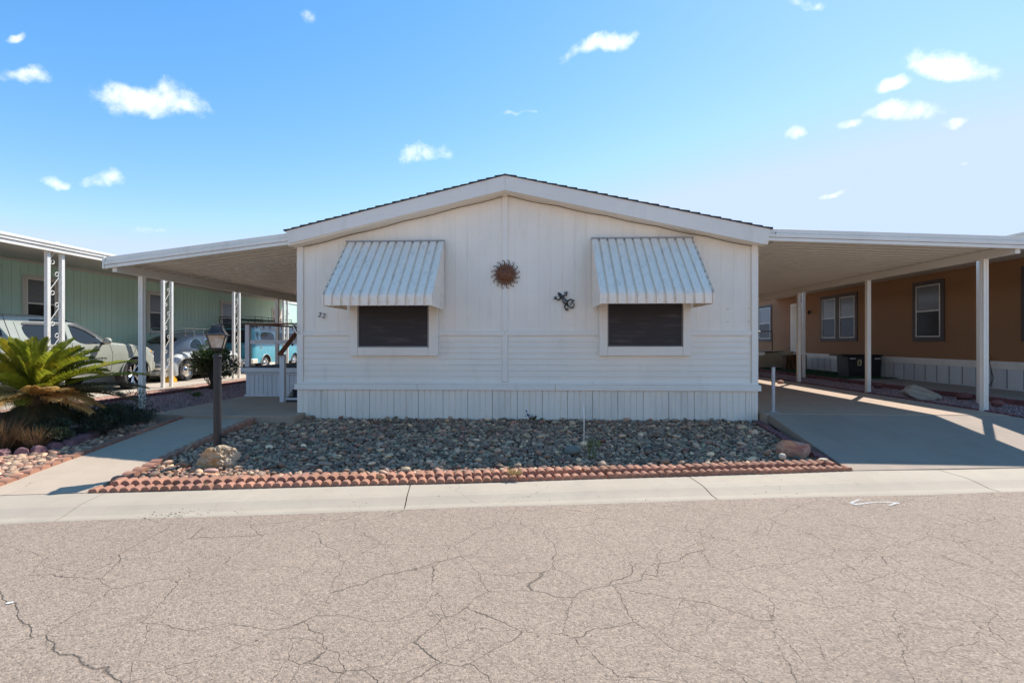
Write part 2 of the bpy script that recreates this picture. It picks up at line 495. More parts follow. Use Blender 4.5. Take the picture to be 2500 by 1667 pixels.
def pebble_mat(name, use_attr):
    N = NT(name)
    if use_attr:
        at = N.n('ShaderNodeAttribute'); at.attribute_name = 'tint'; base = at.outputs['Color']
    else:
        oi = N.n('ShaderNodeObjectInfo')
        base = oi.outputs['Color']
    a = N.noise(28, 4, .65); b = N.noise(160, 3, .6)
    f = N.m('MULTIPLY', N.ramp(a, .3, .7, .80, 1.2), N.ramp(b, .3, .7, .93, 1.07))
    N.color(N.scale_col(base, f)); N.rough(.72); N.bump(b, .25, .003)
    return N.mat
M['pebble'] = pebble_mat('river_pebble', False)
M['pebble_mass'] = pebble_mat('river_pebble_mass', True)
# ------------------------------------------------------------------ ground, road, kerb
KB = ([-60, -4.39, -.21, 3.61, 5.74, 60], [-3.3, 4.66, 5.21, 5.79, 6.02, 11.0])      # back of kerb
KF = ([-60, -4.50, -1.14, 1.71, 5.03, 60], [-3.9, 3.99, 4.47, 4.86, 5.25, 10.2])     # road edge of kerb
def yb(x): return float(np.interp(x, *KB))
def yf(x): return float(np.interp(x, *KF))
ROAD_Z = -.22

def surf(name, matl, xL, xR, y0, y1, zf, nx=6, ny=8, thick=.12, parent=None, kind='structure', bevel=0.0):
    """a slab that follows zf(x,y); every bound may be a number or a function"""
    g = lambda q, a: q(a) if callable(q) else q
    mb = MB(); P = []
    for i in range(nx + 1):
        u = i / nx
        row = []
        for j in range(ny + 1):
            t = j / ny
            x = 0
            # solve x at this t (bounds may depend on t)
            x = g(xL, t) * (1 - u) + g(xR, t) * u
            y = g(y0, x) * (1 - t) + g(y1, x) * t
            row.append((x, y, zf(x, y)))
        P.append(row)
    mb.grid(P)
    Q = [[(x, y, z - thick) for (x, y, z) in row] for row in P]
    mb.grid(Q)
    n, m = nx, ny
    for i in range(n):
        mb.face(P[i][0], P[i + 1][0], Q[i + 1][0], Q[i][0]); mb.face(P[i][m], P[i + 1][m], Q[i + 1][m], Q[i][m])
    for j in range(m):
        mb.face(P[0][j], P[0][j + 1], Q[0][j + 1], Q[0][j]); mb.face(P[n][j], P[n][j + 1], Q[n][j + 1], Q[n][j])
    o = mb.build(name, matl, parent=parent, bevel=bevel)
    if kind and parent is None: o['kind'] = kind
    return o

mb = MB(); mb.face((-900, -900, -.42), (900, -900, -.42), (900, 2500, -.42), (-900, 2500, -.42))
mb.build('ground', M['soil'], fix=False)['kind'] = 'structure'
# road: one sheet, its far edge follows the kerb
xs = [-60, -30, -12, -8, -6, -4.5, -2.8, -1.14, .3, 1.71, 3.4, 5.03, 8, 12, 30, 60]
mb = MB()
for a, b in zip(xs[:-1], xs[1:]):
    pts = [(a, -9, ROAD_Z), (b, -9, ROAD_Z), (b, yf(b) + .05, ROAD_Z), (a, yf(a) + .05, ROAD_Z)]
    mb.face(*pts)
mb.build('road', M['asphalt'])['kind'] = 'structure'

kerb = thing('kerb', 'pale concrete rolled kerb and gutter along the road edge', None, (0, 5, -.2)); del kerb['label']
kerb['kind'] = 'structure'
KP = [(-.06, -.28), (0, -.165), (.04, -.160), (.45, -.168), (.58, -.176), (.70, -.196), (.82, -.2125), (.94, -.2145), (1.0, -.222), (1.03, -.30)]
joints = [-25, -22, -19, -16, -13.1, -10.1, -7.15, -4.19, -1.26, 1.73, 4.72, 7.7, 10.7, 13.7, 16.7, 20, 24, 28]
for a, b in zip(joints[:-1], joints[1:]):
    mb = MB(); P = []
    for k in range(7):
        x = a + .006 + (b - a - .012) * k / 6
        xf_ = x + .09
        row = []
        for (u, z) in KP:
            xx = x + (xf_ - x) * u
            row.append((xx, yb(x) + (yf(xf_) - yb(x)) * u + .004 * math.sin(x * 9 + u * 3), z + .002 * math.sin(x * 2.1)))
        P.append(row)
    mb.grid(P)
    for row in (P[0], P[-1]): mb.face(*row)
    mb.build('kerb_section', M['kerb'], kerb)
mb = MB(); P = [[(x, yb(x) - .02, -.182), (x, yf(x) + .06, -.235)] for x in joints]; mb.grid(P)
mb.build('joint_filler', M['soil'], kerb)

def ramp01(y, x, y1):
    y0 = yb(x); return min(max((y - y0) / (y1 - y0), 0), 1)
def bed_z(x, y): return -.150 + .135 * ramp01(y, x, 8.3)
# lot ground lies just below everything else
surf('lot_soil', M['bed'], -14, 20, lambda x: yb(x) - .03, 60, lambda x, y: -.21 + (.165 * ramp01(y, x, 8.6)), 30, 60, .1)

# walkway from the kerb to the carport slab
def xpl(y): return -5.38 + (-5.84 + 5.38) * (y - 4.77) / 3.35
def xpr(y): return -4.39 + (-4.70 + 4.39) * (y - 4.66) / 3.44
def path_z(x, y): return -.160 + .205 * ramp01(y, x, 8.05)
walkway = thing('walkway', None, None, (-5, 6.4, -.1)); walkway['kind'] = 'structure'
ts = [0.0, .44, .74, 1.0]
for t0, t1 in zip(ts[:-1], ts[1:]):
    mb = MB(); P = []
    for i in range(5):
        u = i / 4; row = []
        for j in range(7):
            t = t0 + (t1 - t0) * (j / 6)
            ya = 4.70 + 3.36 * t
            x = xpl(ya) * (1 - u) + xpr(ya) * u
            y0 = yb(x) + .006
            y = y0 + (8.055 - y0) * t + (.003 if j == 0 and t0 > 0 else 0)
            row.append((x, y, path_z(x, y)))
        P.append(row)
    mb.grid(P); Q = [[(x, y, z - .1) for x, y, z in r] for r in P]; mb.grid(Q)
    for i in range(4):
        mb.face(P[i][0], P[i + 1][0], Q[i + 1][0], Q[i][0]); mb.face(P[i][6], P[i + 1][6], Q[i + 1][6], Q[i][6])
    for j in range(6):
        mb.face(P[0][j], P[0][j + 1], Q[0][j + 1], Q[0][j]); mb.face(P[4][j], P[4][j + 1], Q[4][j + 1], Q[4][j])
    mb.build('concrete_panel', M['path'], walkway)
# left carport slab
surf('left_carport_slab', M['slab'], -6.43, -3.9, lambda x: 8.06 - .06 * (x + 6.4), 26, lambda x, y: .10, 6, 20, .16, bevel=.008)
# right: driveway apron and carport slab
def apron_z(x, y): return -.158 + .305 * ramp01(y, x, 8.16)
surf('driveway', M['drive'], lambda t: 3.66 + .19 * t, lambda t: 9.4 - 1.8 * t, lambda x: yb(x) + .008, 8.14, apron_z, 8, 10, .14, bevel=.006)
surf('right_carport_slab', M['slab'], 3.80, 7.62, 8.155, 27, lambda x, y: .15, 6, 20, .25, bevel=.006)
surf('gravel_strip_base', M['bed'], lambda t: 9.45 - 1.83 * min(t * 6, 1), 9.35, lambda x: yb(x) + .05, 27, lambda x, y: (-.17 + .27 * ramp01(y, x, 8.2)), 4, 24, .1)
surf('neighbour_slab', M['slab_far'], 9.38, 11.7, lambda x: yb(x) + .02, 16.2, lambda x, y: -.15 + .285 * ramp01(y, x, 8.2), 4, 20, .14)
# left: pink gravel base, paver strip, neighbour driveway
def left_z(x, y): return -.17 + .29 * ramp01(y, x, 8.8)
surf('left_gravel_base', M['bed'], -8.75, -6.43, 7.3, 27, lambda x, y: .0 + .06 * min(max((y - 7.3) / 1.4, 0), 1), 4, 20, .1)
surf('neighbour_driveway', concrete('neighbour_driveway_concrete', (.47, .40, .32), stain_amt=.2), -12.62, -9.5, lambda x: yb(x) + .02, 27, left_z, 5, 24, .14)

# ------------------------------------------------------------------ scalloped edging blocks
def scallop_block(n=6, pitch=.1, depth=.15, h=.085, low=.048, taper=.0, seg=6):
    mb = MB(); top = []
    for k in range(n):
        for j in range(seg + 1):
            if j == 0 and k > 0: continue
            a = j / seg
            top.append((k * pitch + a * pitch, low + (h - low) * math.sqrt(max(1 - (2 * a - 1) ** 2, 0))))
    L = n * pitch
    top = [(min(max(x, .002), L - .002) - L / 2, z) for x, z in top]
    rows = [[(x, -depth / 2, z - (.0 if taper == 0 else taper)) for x, z in top], [(x, -depth / 2 + .012, z) for x, z in top], [(x, depth / 2, z) for x, z in top]]
    mb.grid(rows)
    for yy, row in ((-depth / 2, rows[0]), (depth / 2, rows[2])):
        for (x0, _, z0), (x1, _, z1) in zip(row[:-1], row[1:]):
            mb.face((x0, yy, z0), (x1, yy, z1), (x1, yy, -.08), (x0, yy, -.08))
    for e in (0, -1):
        mb.face(rows[0][e], rows[1][e], rows[2][e], (rows[2][e][0], depth / 2, -.08), (rows[2][e][0], -depth / 2, -.08))
    return mb.mesh('edging_block', [M['edging']], smooth=True)
def edging_run(name, label, pts, me, L, zf, mt=None, group='scalloped edging runs', tilt=.035, jit=.008):
    """lay blocks of length L along a polyline"""
    pts = [Vector(p) for p in pts]
    t = thing(name, label, 'garden edging', (pts[0].x, pts[0].y, zf(pts[0].x, pts[0].y)), group)
    if mt is not None:
        me = me.copy(); me.materials[0] = mt
    vari = [me]
    for q in range(3):
        m2 = me.copy(); rr = random.Random(q)
        for v in m2.vertices:
            if v.co.z > .01: v.co += Vector((rr.uniform(-.003, .003), rr.uniform(-.003, .003), rr.uniform(-.006, .002)))
        vari.append(m2)
    tot = sum((b - a).length for a, b in zip(pts[:-1], pts[1:]))
    n = max(1, round(tot / L)); K = tot / n / L; L = tot / n
    def at(s):
        for a, b in zip(pts[:-1], pts[1:]):
            l = (b - a).length
            if s <= l: return a + (b - a) * (s / l), (b - a).normalized()
            s -= l
        return pts[-1], (pts[-1] - pts[-2]).normalized()
    o0 = ORG[t.name]
    for i in range(n):
        p, d = at((i + .5) * L)
        o = bpy.data.objects.new('edging_block', vari[random.randrange(len(vari))]); C.objects.link(o); o.parent = t
        p0, _ = at(i * L + .01); p1, _ = at((i + 1) * L - .01)
        z0, z1 = zf(p0.x, p0.y), zf(p1.x, p1.y)
        o.location = (p.x - o0.x + random.uniform(-jit, jit), p.y - o0.y + random.uniform(-jit, jit), (z0 + z1) / 2 - o0.z + random.uniform(-.004, .004))
        o.scale = (K, 1, 1)
        o.rotation_euler = (random.uniform(-tilt, tilt) * 2, -math.atan2(z1 - z0, L) + random.uniform(-tilt, tilt) * .4, math.atan2(d.y, d.x) + random.uniform(-.012, .012))
    return t
blk_low = scallop_block(6, .1, .10, .052, .012)
blk_high = scallop_block(6, .1, .15, .098, .052)
fr = [(x, yb(x) + .055) for x in np.linspace(-4.38, 3.70, 16)]
edging_run('garden_edging', 'low front row of terracotta scalloped edging along the kerb of the pebble bed', fr, blk_low, .6, lambda x, y: -.165)
fr2 = [(x, yb(x) + .215) for x in np.linspace(-4.30, 3.60, 16)]
edging_run('garden_edging', 'taller back row of terracotta scalloped edging between kerb edging and pebbles', fr2, blk_high, .6, lambda x, y: -.188)
blk_side = scallop_block(4, .145, .11, .085, .045)
edging_run('garden_edging', 'scalloped edging on the house side of the walkway, beside the wide pebble bed', [(xpr(y) + .07, y) for y in np.linspace(4.95, 8.0, 6)], blk_side, .58, lambda x, y: path_z(x, y) - .045)
edging_run('garden_edging', 'scalloped edging on the far left side of the walkway, beside the small pebble bed', [(xpl(y) - .07, y) for y in np.linspace(4.55, 8.0, 6)], blk_side, .58, lambda x, y: path_z(x, y) - .045)
edging_run('garden_edging', 'dark red edging along the left side of the driveway, beside the red boulder', [(3.56, 6.1), (3.60, 7.1), (3.70, 8.3)], blk_side, .58, lambda x, y: bed_z(x, y) - .03, M['edging_dark'])
blk_round = scallop_block(1, .16, .12, .10, .0)
edging_run('garden_edging', 'rounded purple edging blocks curving round the shrub bed under the palm', [(-8.2, 5.25), (-7.2, 5.55), (-6.49, 5.79), (-6.28, 5.99), (-6.16, 6.3), (-6.3, 6.75), (-6.5, 7.2)], blk_round, .165, lambda x, y: bed_z(x, y) - .0, edging_mat('purple_edging_block', (.24, .125, .13), (.20, .11, .13)))
blk_far = scallop_block(5, .12, .10, .085, .05)
edging_run('garden_edging', 'dark red edging between the pink gravel and the brick paver strip on the left', [(-8.72, y) for y in (7.0, 10, 14, 18, 26)], blk_far, .6, lambda x, y: .055, M['edging_dark'])
edging_run('garden_edging', 'dark red edging between the right carport slab and the gravel strip', [(8.35, 6.7), (7.82, 8.0), (7.76, 9), (7.74, 12), (7.74, 26)], blk_far, .6, lambda x, y: (-.17 + .27 * ramp01(y, x, 8.2)) - .02, M['edging_dark'])
edging_run('garden_edging', 'dark red edging between the gravel strip and the brown house patio', [(9.3, y) for y in (7.4, 12, 20, 26)], blk_far, .6, lambda x, y: (-.14 + .27 * ramp01(y, x, 8.2)), M['edging_dark'], jit=.02, tilt=.05)

# ------------------------------------------------------------------ pebbles
def ico(sub):
    bm = bmesh.new(); bmesh.ops.create_icosphere(bm, subdivisions=sub, radius=1)
    v = np.array([p.co[:] for p in bm.verts]); f = np.array([[q.index for q in fa.verts] for fa in bm.faces]); bm.free(); return v, f
IV, IF = ico(2)          # 42 verts, 80 faces
PAL = np.array([srgb(*c) for c in [(150, 146, 140), (128, 124, 120), (168, 162, 152), (112, 108, 106), (150, 128, 122), (98, 92, 92), (182, 172, 158), (138, 132, 130), (158, 140, 130), (132, 138, 132), (196, 186, 172), (140, 112, 108), (120, 116, 114), (166, 148, 130)]])
PW = np.array([11, 14, 7, 14, 7, 10, 4, 13, 5, 8, 2.5, 4, 12, 3]); PW = PW / PW.sum()
def pebble_variants(k):
    out = []
    for i in range(k):
        v = IV.copy()
        d = rng.normal(size=(5, 3)); d /= np.linalg.norm(d, axis=1)[:, None]
        s = 1 + sum(.13 * rng.uniform(-1, 1) * (v @ d[j]) ** (1 + j % 3) for j in range(5))
        out.append(v * s[:, None])
    return out
PV = pebble_variants(10)
def pebble_set(inside, zf, x0, x1, y0, y1, dens, smin, smax, zjit, near_bias=0):
    n = int((x1 - x0) * (y1 - y0) * dens)
    # best-candidate style jittered grid
    g = 1 / math.sqrt(dens)
    xs_, ys_ = np.meshgrid(np.arange(x0, x1, g), np.arange(y0, y1, g))
    x = (xs_ + rng.uniform(-.48, .48, xs_.shape) * g).ravel(); y = (ys_ + rng.uniform(-.48, .48, xs_.shape) * g).ravel()
    out = []
    for a, b in zip(x, y):
        if inside(a, b):
            s = smin + (smax - smin) * rng.beta(1.6, 3.2)
            out.append((a, b, zf(a, b), s))
    out = np.array(out)
    m = len(out)
    size = np.stack([out[:, 3] * rng.uniform(.9, 1.35, m), out[:, 3] * rng.uniform(.7, 1.0, m), out[:, 3] * rng.uniform(.42, .72, m)], 1)
    rot = rng.uniform(0, 2 * PI, m); tx = rng.normal(0, .28, m); ty = rng.normal(0, .28, m)
    pos = out[:, :3].copy(); pos[:, 2] += size[:, 2] * .55 + rng.uniform(0, zjit, m)
    col = PAL[rng.choice(len(PAL), m, p=PW)] * rng.uniform(.5, 1.3, (m, 1)) * rng.uniform(.97, 1.03, (m, 3)) * np.array([1.66, 1.12, .76])
    return pos, size, rot, tx, ty, col
def rotm(rot, tx, ty):
    cz, sz = np.cos(rot), np.sin(rot); cx, sx = np.cos(tx), np.sin(tx); cy, sy = np.cos(ty), np.sin(ty)
    m = len(rot)
    Rz = np.zeros((m, 3, 3)); Rz[:, 0, 0] = cz; Rz[:, 0, 1] = -sz; Rz[:, 1, 0] = sz; Rz[:, 1, 1] = cz; Rz[:, 2, 2] = 1
    Rx = np.zeros((m, 3, 3)); Rx[:, 0, 0] = 1; Rx[:, 1, 1] = cx; Rx[:, 1, 2] = -sx; Rx[:, 2, 1] = sx; Rx[:, 2, 2] = cx
    Ry = np.zeros((m, 3, 3)); Ry[:, 1, 1] = 1; Ry[:, 0, 0] = cy; Ry[:, 0, 2] = sy; Ry[:, 2, 0] = -sy; Ry[:, 2, 2] = cy
    return Rx @ Ry @ Rz
def pebble_mass(name, S, parent=None, kind='stuff'):
    pos, size, rot, tx, ty, col = S
    m = len(pos); Rm = rotm(rot, tx, ty); var = rng.integers(0, len(PV), m)
    base = np.stack(PV)[var]                                   # m,42,3
    v = np.einsum('mij,mkj->mki', Rm, base * size[:, None, :]) + pos[:, None, :]
    nv = IV.shape[0]
    f = IF[None] + (np.arange(m) * nv)[:, None, None]
    c = np.repeat(col, nv, axis=0)
    me = np_mesh(name, v.reshape(-1, 3), f.reshape(-1, 3), M['pebble_mass'], c, smooth=True)
    o = link_mesh(name, me, parent)
    o['kind'] = kind
    return o
def split(S, idx):
    return tuple(a[idx] for a in S)
def pebble_parts(S, parent):
    meshes = []
    for i in range(8):
        me = np_mesh('pebble', PV[i] , IF, M['pebble'], smooth=True); meshes.append(me)
    pos, size, rot, tx, ty, col = S
    Rm = rotm(rot, tx, ty)
    o0 = ORG[parent.name]
    for i in range(len(pos)):
        o = bpy.data.objects.new('pebble', meshes[i % 8]); C.objects.link(o); o.parent = parent
        mm = Matrix([[Rm[i, r, c] * size[i, c] for c in range(3)] + [0] for r in range(3)] + [[0, 0, 0, 1]])
        mm.translation = Vector(pos[i]) - o0
        o.matrix_local = mm
        o.color = (*col[i], 1)
def cat2(A, B): return tuple(np.concatenate([a, b]) for a, b in zip(A, B))
def angular(S):
    d = S[0] - np.array([0, 0, EYE]); return S[1][:, 0] / np.linalg.norm(d, axis=1)
def insideA(x, y): return (xpr(y) + .13 < x < 3.58 - .0) and yb(x) + .285 < y < 8.36 and not (x < -3.98 and y > 8.02 and x < -4.0)
bedA = thing('pebble_bed', None, None, (-.3, 6.8, -.08)); bedA['kind'] = 'structure'
surf('soil_base', M['bed'], lambda t: -4.6 , 3.62, lambda x: yb(x) + .1, 8.36, lambda x, y: bed_z(x, y) - .035, 10, 8, .05, parent=bedA)
mound = lambda x, y: bed_z(x, y) + .012 * math.sin(x * 2.7 + 1) * math.sin(y * 2.3) + .03 * max(0, (y - 7.9)) 
S1 = pebble_set(insideA, lambda x, y: mound(x, y) - .04, -4.8, 3.7, 4.9, 8.4, 620, .018, .040, .010)
S2 = pebble_set(insideA, lambda x, y: mound(x, y) - .018, -4.8, 3.7, 4.9, 8.4, 560, .013, .044, .018)
S2b = pebble_set(insideA, lambda x, y: mound(x, y) + .0, -4.8, 3.7, 4.9, 8.4, 20, .036, .066, .016)
S2 = cat2(S2, S2b)
o_ = np.argsort(-angular(S2)); pebble_parts(split(S2, o_[:280]), bedA)
pebble_mass('pebbles', cat2(S1, split(S2, o_[280:])), bedA)
PURP = [(-8.2, 5.25), (-7.2, 5.55), (-6.49, 5.79), (-6.28, 5.99), (-6.16, 6.3), (-6.3, 6.75), (-6.5, 7.2)]
def insideB(x, y):
    if not (x < xpl(y) - .13 and y > yb(x) + .03 and y < 8.95): return False
    if y > 8.0 and x > -6.45: return False
    lim = float(np.interp(x, [p[0] for p in PURP[:5]], [p[1] for p in PURP[:5]])) if x < -6.16 else 99
    if x < -6.2 and y > lim - .05 and not (x > -6.75 and y > 7.2) and not (x > np.interp(y, [5.8, 6.3, 6.75, 7.2, 7.6], [-6.4, -6.1, -6.24, -6.45, -6.9])):
        return False
    if x < -7.5 and y > 7.0: return False
    return True
bedB = thing('pebble_bed', None, None, (-6, 6.8, -.08)); bedB['kind'] = 'structure'
surf('soil_base', M['bed'], -12.6, lambda t: -5.45 - .3 * t, lambda x: yb(x) + .01, 8.9, lambda x, y: bed_z(x, y) - .035, 10, 8, .05, parent=bedB)
T1 = pebble_set(insideB, lambda x, y: mound(x, y) - .04, -9.5, -5.3, 3.6, 9.0, 480, .020, .045, .010)
T2 = pebble_set(insideB, lambda x, y: mound(x, y) - .016, -9.5, -5.3, 3.6, 9.0, 330, .024, .066, .016)
o_ = np.argsort(-angular(T2) * (np.abs(T2[0][:, 0] / T2[0][:, 1]) < 1.0)); pebble_parts(split(T2, o_[:200]), bedB)
pebble_mass('pebbles', cat2(T1, split(T2, o_[200:])), bedB)
# crushed pink gravel
GV = np.array([[1, 1, 1], [1, -1, -1], [-1, 1, -1], [-1, -1, 1], [.9, .2, -.8], [-.3, -.9, -.8]]) * .6
def gravel(name, x0, x1, y0, y1, zf, dens, size, pal, inside=None):
    n = int((x1 - x0) * (y1 - y0) * dens)
    x = rng.uniform(x0, x1, n); y = y0 + (y1 - y0) * rng.uniform(0, 1, n) ** 1.25
    if inside is not None:
        k = np.array([inside(a, b) for a, b in zip(x, y)]); x, y = x[k], y[k]; n = len(x)
    z = np.array([zf(a, b) for a, b in zip(x, y)]) + rng.uniform(0, .012, n)
    bm = bmesh.new(); 
    for p in GV: bm.verts.new(p)
    bmesh.ops.convex_hull(bm, input=bm.verts); bm.verts.ensure_lookup_table(); bm.verts.index_update()
    V = np.array([v.co[:] for v in bm.verts]); F = []
    for f in bm.faces: F.append([v.index for v in f.verts])
    bm.free(); F = np.array(F)
    Rm = rotm(rng.uniform(0, 6.28, n), rng.uniform(0, 6.28, n), rng.uniform(0, 6.28, n))
    sz = rng.uniform(.5, 1.3, (n, 1, 1)) * size
    v = np.einsum('mij,kj->mki', Rm, V) * sz + np.stack([x, y, z], 1)[:, None, :]
    f = F[None] + (np.arange(n) * len(V))[:, None, None]
    col = np.array([srgb(*c) for c in pal])[rng.integers(0, len(pal), n)] * rng.uniform(.75, 1.25, (n, 1))
    me = np_mesh(name, v.reshape(-1, 3), f.reshape(-1, 3), M['pebble_mass'], np.repeat(col, len(V), axis=0))
    o = link_mesh(name, me); o['kind'] = 'stuff'; return o
PINK = [(176, 136, 130), (158, 118, 114), (190, 156, 148), (140, 104, 102), (170, 140, 134), (150, 130, 126)]
gravel('pink_gravel', -8.7, -6.45, 8.0, 26, lambda x, y: .0 + .06 * min(max((y - 7.3) / 1.4, 0), 1), 1100, .017, PINK, lambda x, y: y > 8.9 - (x + 8.7) * .1)
gravel('pink_gravel_strip', 7.8, 9.28, 6.3, 26, lambda x, y: (-.17 + .27 * ramp01(y, x, 8.2)), 1100, .017, PINK, lambda x, y: x > np.interp(y, [6.4, 8, 9], [8.45, 7.88, 7.8]))
# ------------------------------------------------------------------ the white manufactured home
HX0, HX1, HY, HYB = -4.05, 3.772, 8.356, 25.5
FYR = 8.09                        # plane of the rake boards
rt_ = at_y(1233, 428, FYR); el_ = at_y(698, 564, FYR); er_ = at_y(1881, 559, FYR)
RX, RZ = rt_[0], rt_[2]
ELX, ELZ = el_[0], el_[2]; ERX, ERZ = er_[0], er_[2]
RAKE = .245
def roof_top(x):
    return RZ + (x - RX) * ((ELZ - RZ) / (ELX - RX)) if x < RX else RZ + (x - RX) * ((ERZ - RZ) / (ERX - RX))
def soffit(x): return roof_top(x) - RAKE
house = thing('manufactured_home', 'white manufactured home with low gable roof, two awnings and the number 22', 'house', ((HX0 + HX1) / 2, HY, 0))
mb = MB()
n = 12; pts = []
xs_w = [HX0 + .01, RX, HX1 - .01]
pts = [(HX0 + .01, .05), (HX1 - .01, .05), (HX1 - .01, soffit(HX1)), (RX, soffit(RX)), (HX0 + .01, soffit(HX0))]
mb.prism(pts, lambda a, b: (a, HY + .02, b), lambda a, b: (a, HYB, b))
mb.build('wall', M['siding'], house)
# vertical siding boards
MID0, MID1 = 1.425, 1.505
W = .2032; x = HX0 + .11
cen = at_y(1233, 700, HY)[0]
while x < HX1 - .11:
    x1 = min(x + W, HX1 - .105)
    a, b = x + .0022, x1 - .0022
    if not (a > cen - .05 and b < cen + .05):
        mb = MB()
        pts = [(a, MID1 - .02), (b, MID1 - .02), (b, soffit(b) + .01)] + ([(RX, soffit(RX) + .01)] if a < RX < b else []) + [(a, soffit(a) + .01)]
        d = random.uniform(-.0012, .0012)
        mb.prism(pts, lambda p, q: (p, HY + .016 + d, q), lambda p, q: (p, HY + .03, q))
        mb.build('siding_board', M['siding'], house, bevel=.0015)
    x = x1
# lap boards below the middle trim
LZ0, LZ1 = .63, MID0
nb = 8; hgt = (LZ1 - LZ0) / nb
for side in ((HX0 + .11, cen - .048), (cen + .048, HX1 - .11)):
    for k in range(nb):
        z0 = LZ0 + k * hgt
        mb = MB()
        mb.prism([(HY + .003, z0 + .0015), (HY + .013, z0 + hgt - .0025), (HY + .03, z0 + hgt - .0025), (HY + .03, z0 + .001)], lambda a, b: (side[0], a, b), lambda a, b: (side[1], a, b))
        mb.build('lap_board', M['lap'], house)
def board(x0, x1, z0, z1, y0=HY - .022, y1=HY + .02, name='trim_board', m='trim', parent=None, bevel=.003):
    mb = MB().box(x0, x1, y0, y1, z0, z1)
    return mb.build(name, M[m], parent or house, bevel=bevel)
board(HX0, HX0 + .105, .62, soffit(HX0 + .05)); board(HX1 - .105, HX1, .62, soffit(HX1 - .05))
board(cen - .046, cen + .046, MID1 + .001, soffit(cen) + .01, HY - .016)
board(cen - .046, cen + .046, .64, MID0 - .001, HY - .016)
board(HX0 + .106, cen + 0, MID0, MID1, HY - .014); board(cen + .002, HX1 - .106, MID0, MID1, HY - .014)
# belt ledge over the skirting
for a, b in ((HX0 + .0, -1.33), (-1.326, 1.02), (1.024, HX1)):
    board(a, b, .600, .632, HY - .030)
for a, b in ((HX0 - .03, -1.95), (-1.945, .40), (.405, HX1 + .035)):
    board(a, b, .500, .598, HY - .052)
# vinyl skirting panels
pw = .4235; x = HX0 - .0
def skirt_panel(w, h):
    mb = MB(); P = []
    prof = [(0, .0), (.006, -.010), (.10, -.010), (.106, .0), (.118, -.010), (.19, -.010), (.197, -.002), (.205, -.010), (.213, -.002), (.221, -.010), (.30, -.010), (.306, .0), (.316, -.010), (w - .006, -.010), (w, .006)]
    prof = [(min(a, w), b) for a, b in prof]
    P = [[(a, b, 0) for a, b in prof], [(a, b, h) for a, b in prof]]
    mb.grid(P)
    return mb.mesh('skirting_panel', [M['skirt']], fix=False)
sk = skirt_panel(pw - .002, .60)
k = 0
while x < HX1 - .05:
    w = pw
    o = bpy.data.objects.new('skirting_panel', sk); C.objects.link(o); o.parent = house
    o.location = Vector((x, HY - .005, -.10)) - ORG[house.name]
    if x + pw > HX1:
        o.scale = ((HX1 - x) / pw, 1, 1)
    x += pw
# roof body, rake boards, shingles
mb = MB()
pts = [(ELX, ELZ - .02), (RX, RZ - .02), (ERX, ERZ - .02), (ERX - .03, ERZ - RAKE), (RX, RZ - RAKE), (ELX + .03, ELZ - RAKE)]
mb.prism(pts, lambda a, b: (a, FYR + .02, b), lambda a, b: (a, HYB + .2, b))
roof = mb.build('roof', M['trim'], house)
mb = MB(); mb.prism([(ELX, ELZ - .004), (RX, RZ - .004), (RX, RZ - RAKE - .004), (ELX + .05, ELZ - RAKE + .03)], lambda a, b: (a, FYR - .012, b), lambda a, b: (a, FYR + .018, b))
mb.build('rake_board', M['rake'], roof, bevel=.003)
mb = MB(); mb.prism([(RX + .002, RZ - .004), (ERX, ERZ - .004), (ERX - .02, ERZ - .12), (ERX - .10, ERZ - RAKE - .004), (RX + .002, RZ - RAKE - .004)], lambda a, b: (a, FYR - .012, b), lambda a, b: (a, FYR + .018, b))
mb.build('rake_board', M['rake'], roof, bevel=.003)
mb = MB(); mb.box(RX - .1, RX + .001, FYR - .016, FYR - .0125, RZ - .075, RZ - .045)
for (ex, ez, sg) in ((ELX, ELZ, -1), (ERX, ERZ, 1)):
    nrow = 26
    for k in range(nrow):
        t0 = k / nrow; t1 = (k + 1) / nrow
        xa = ex + (RX - ex) * t0; xb = ex + (RX - ex) * t1
        za = ez + (RZ - ez) * t0; zb = ez + (RZ - ez) * t1
        mb = MB()
        lift = .016 + random.uniform(0, .006)
        mb.prism([(xa + sg * .03, za - .004), (xa + sg * .03, za + lift), (xb + sg * -.01, zb + .008), (xb, zb - .004)], lambda a, b: (a, FYR - .03 - .004 * (k % 3), b), lambda a, b: (a, HYB + .25, b))
        mb.build('shingle_row', M['shingle'], roof)
mb = MB(); mb.prism([(RX - .12, RZ - .022), (RX, RZ + .016), (RX + .12, RZ - .014), (RX, RZ + .004)], lambda a, b: (a, FYR - .035, b), lambda a, b: (a, HYB + .25, b))
mb.build('ridge_cap', M['shingle'], roof)
# black cable stapled under the rakes
pts = []
for t in np.linspace(0, 1, 23):
    x = HX0 + .05 + (RX + .06 - HX0 - .05) * t; pts.append((x, HY - .012, soffit(x) - .012 - .016 * abs(math.sin(t * PI * 4))))
for t in np.linspace(.04, 1, 25):
    x = RX + .06 + (HX1 - .02 - RX - .06) * t; pts.append((x, HY - .012, soffit(x) - .012 - .018 * abs(math.sin(t * PI * 5))))
pts += [(HX1 + .05, HY - .06, soffit(HX1) - .015), (HX1 + .14, HY - .2, soffit(HX1) + .03), (HX1 + .17, HY - .27, soffit(HX1) + .18)]
mb = MB().tube(pts, .0055, 5); mb.build('cable', M['black'], house, smooth='all')

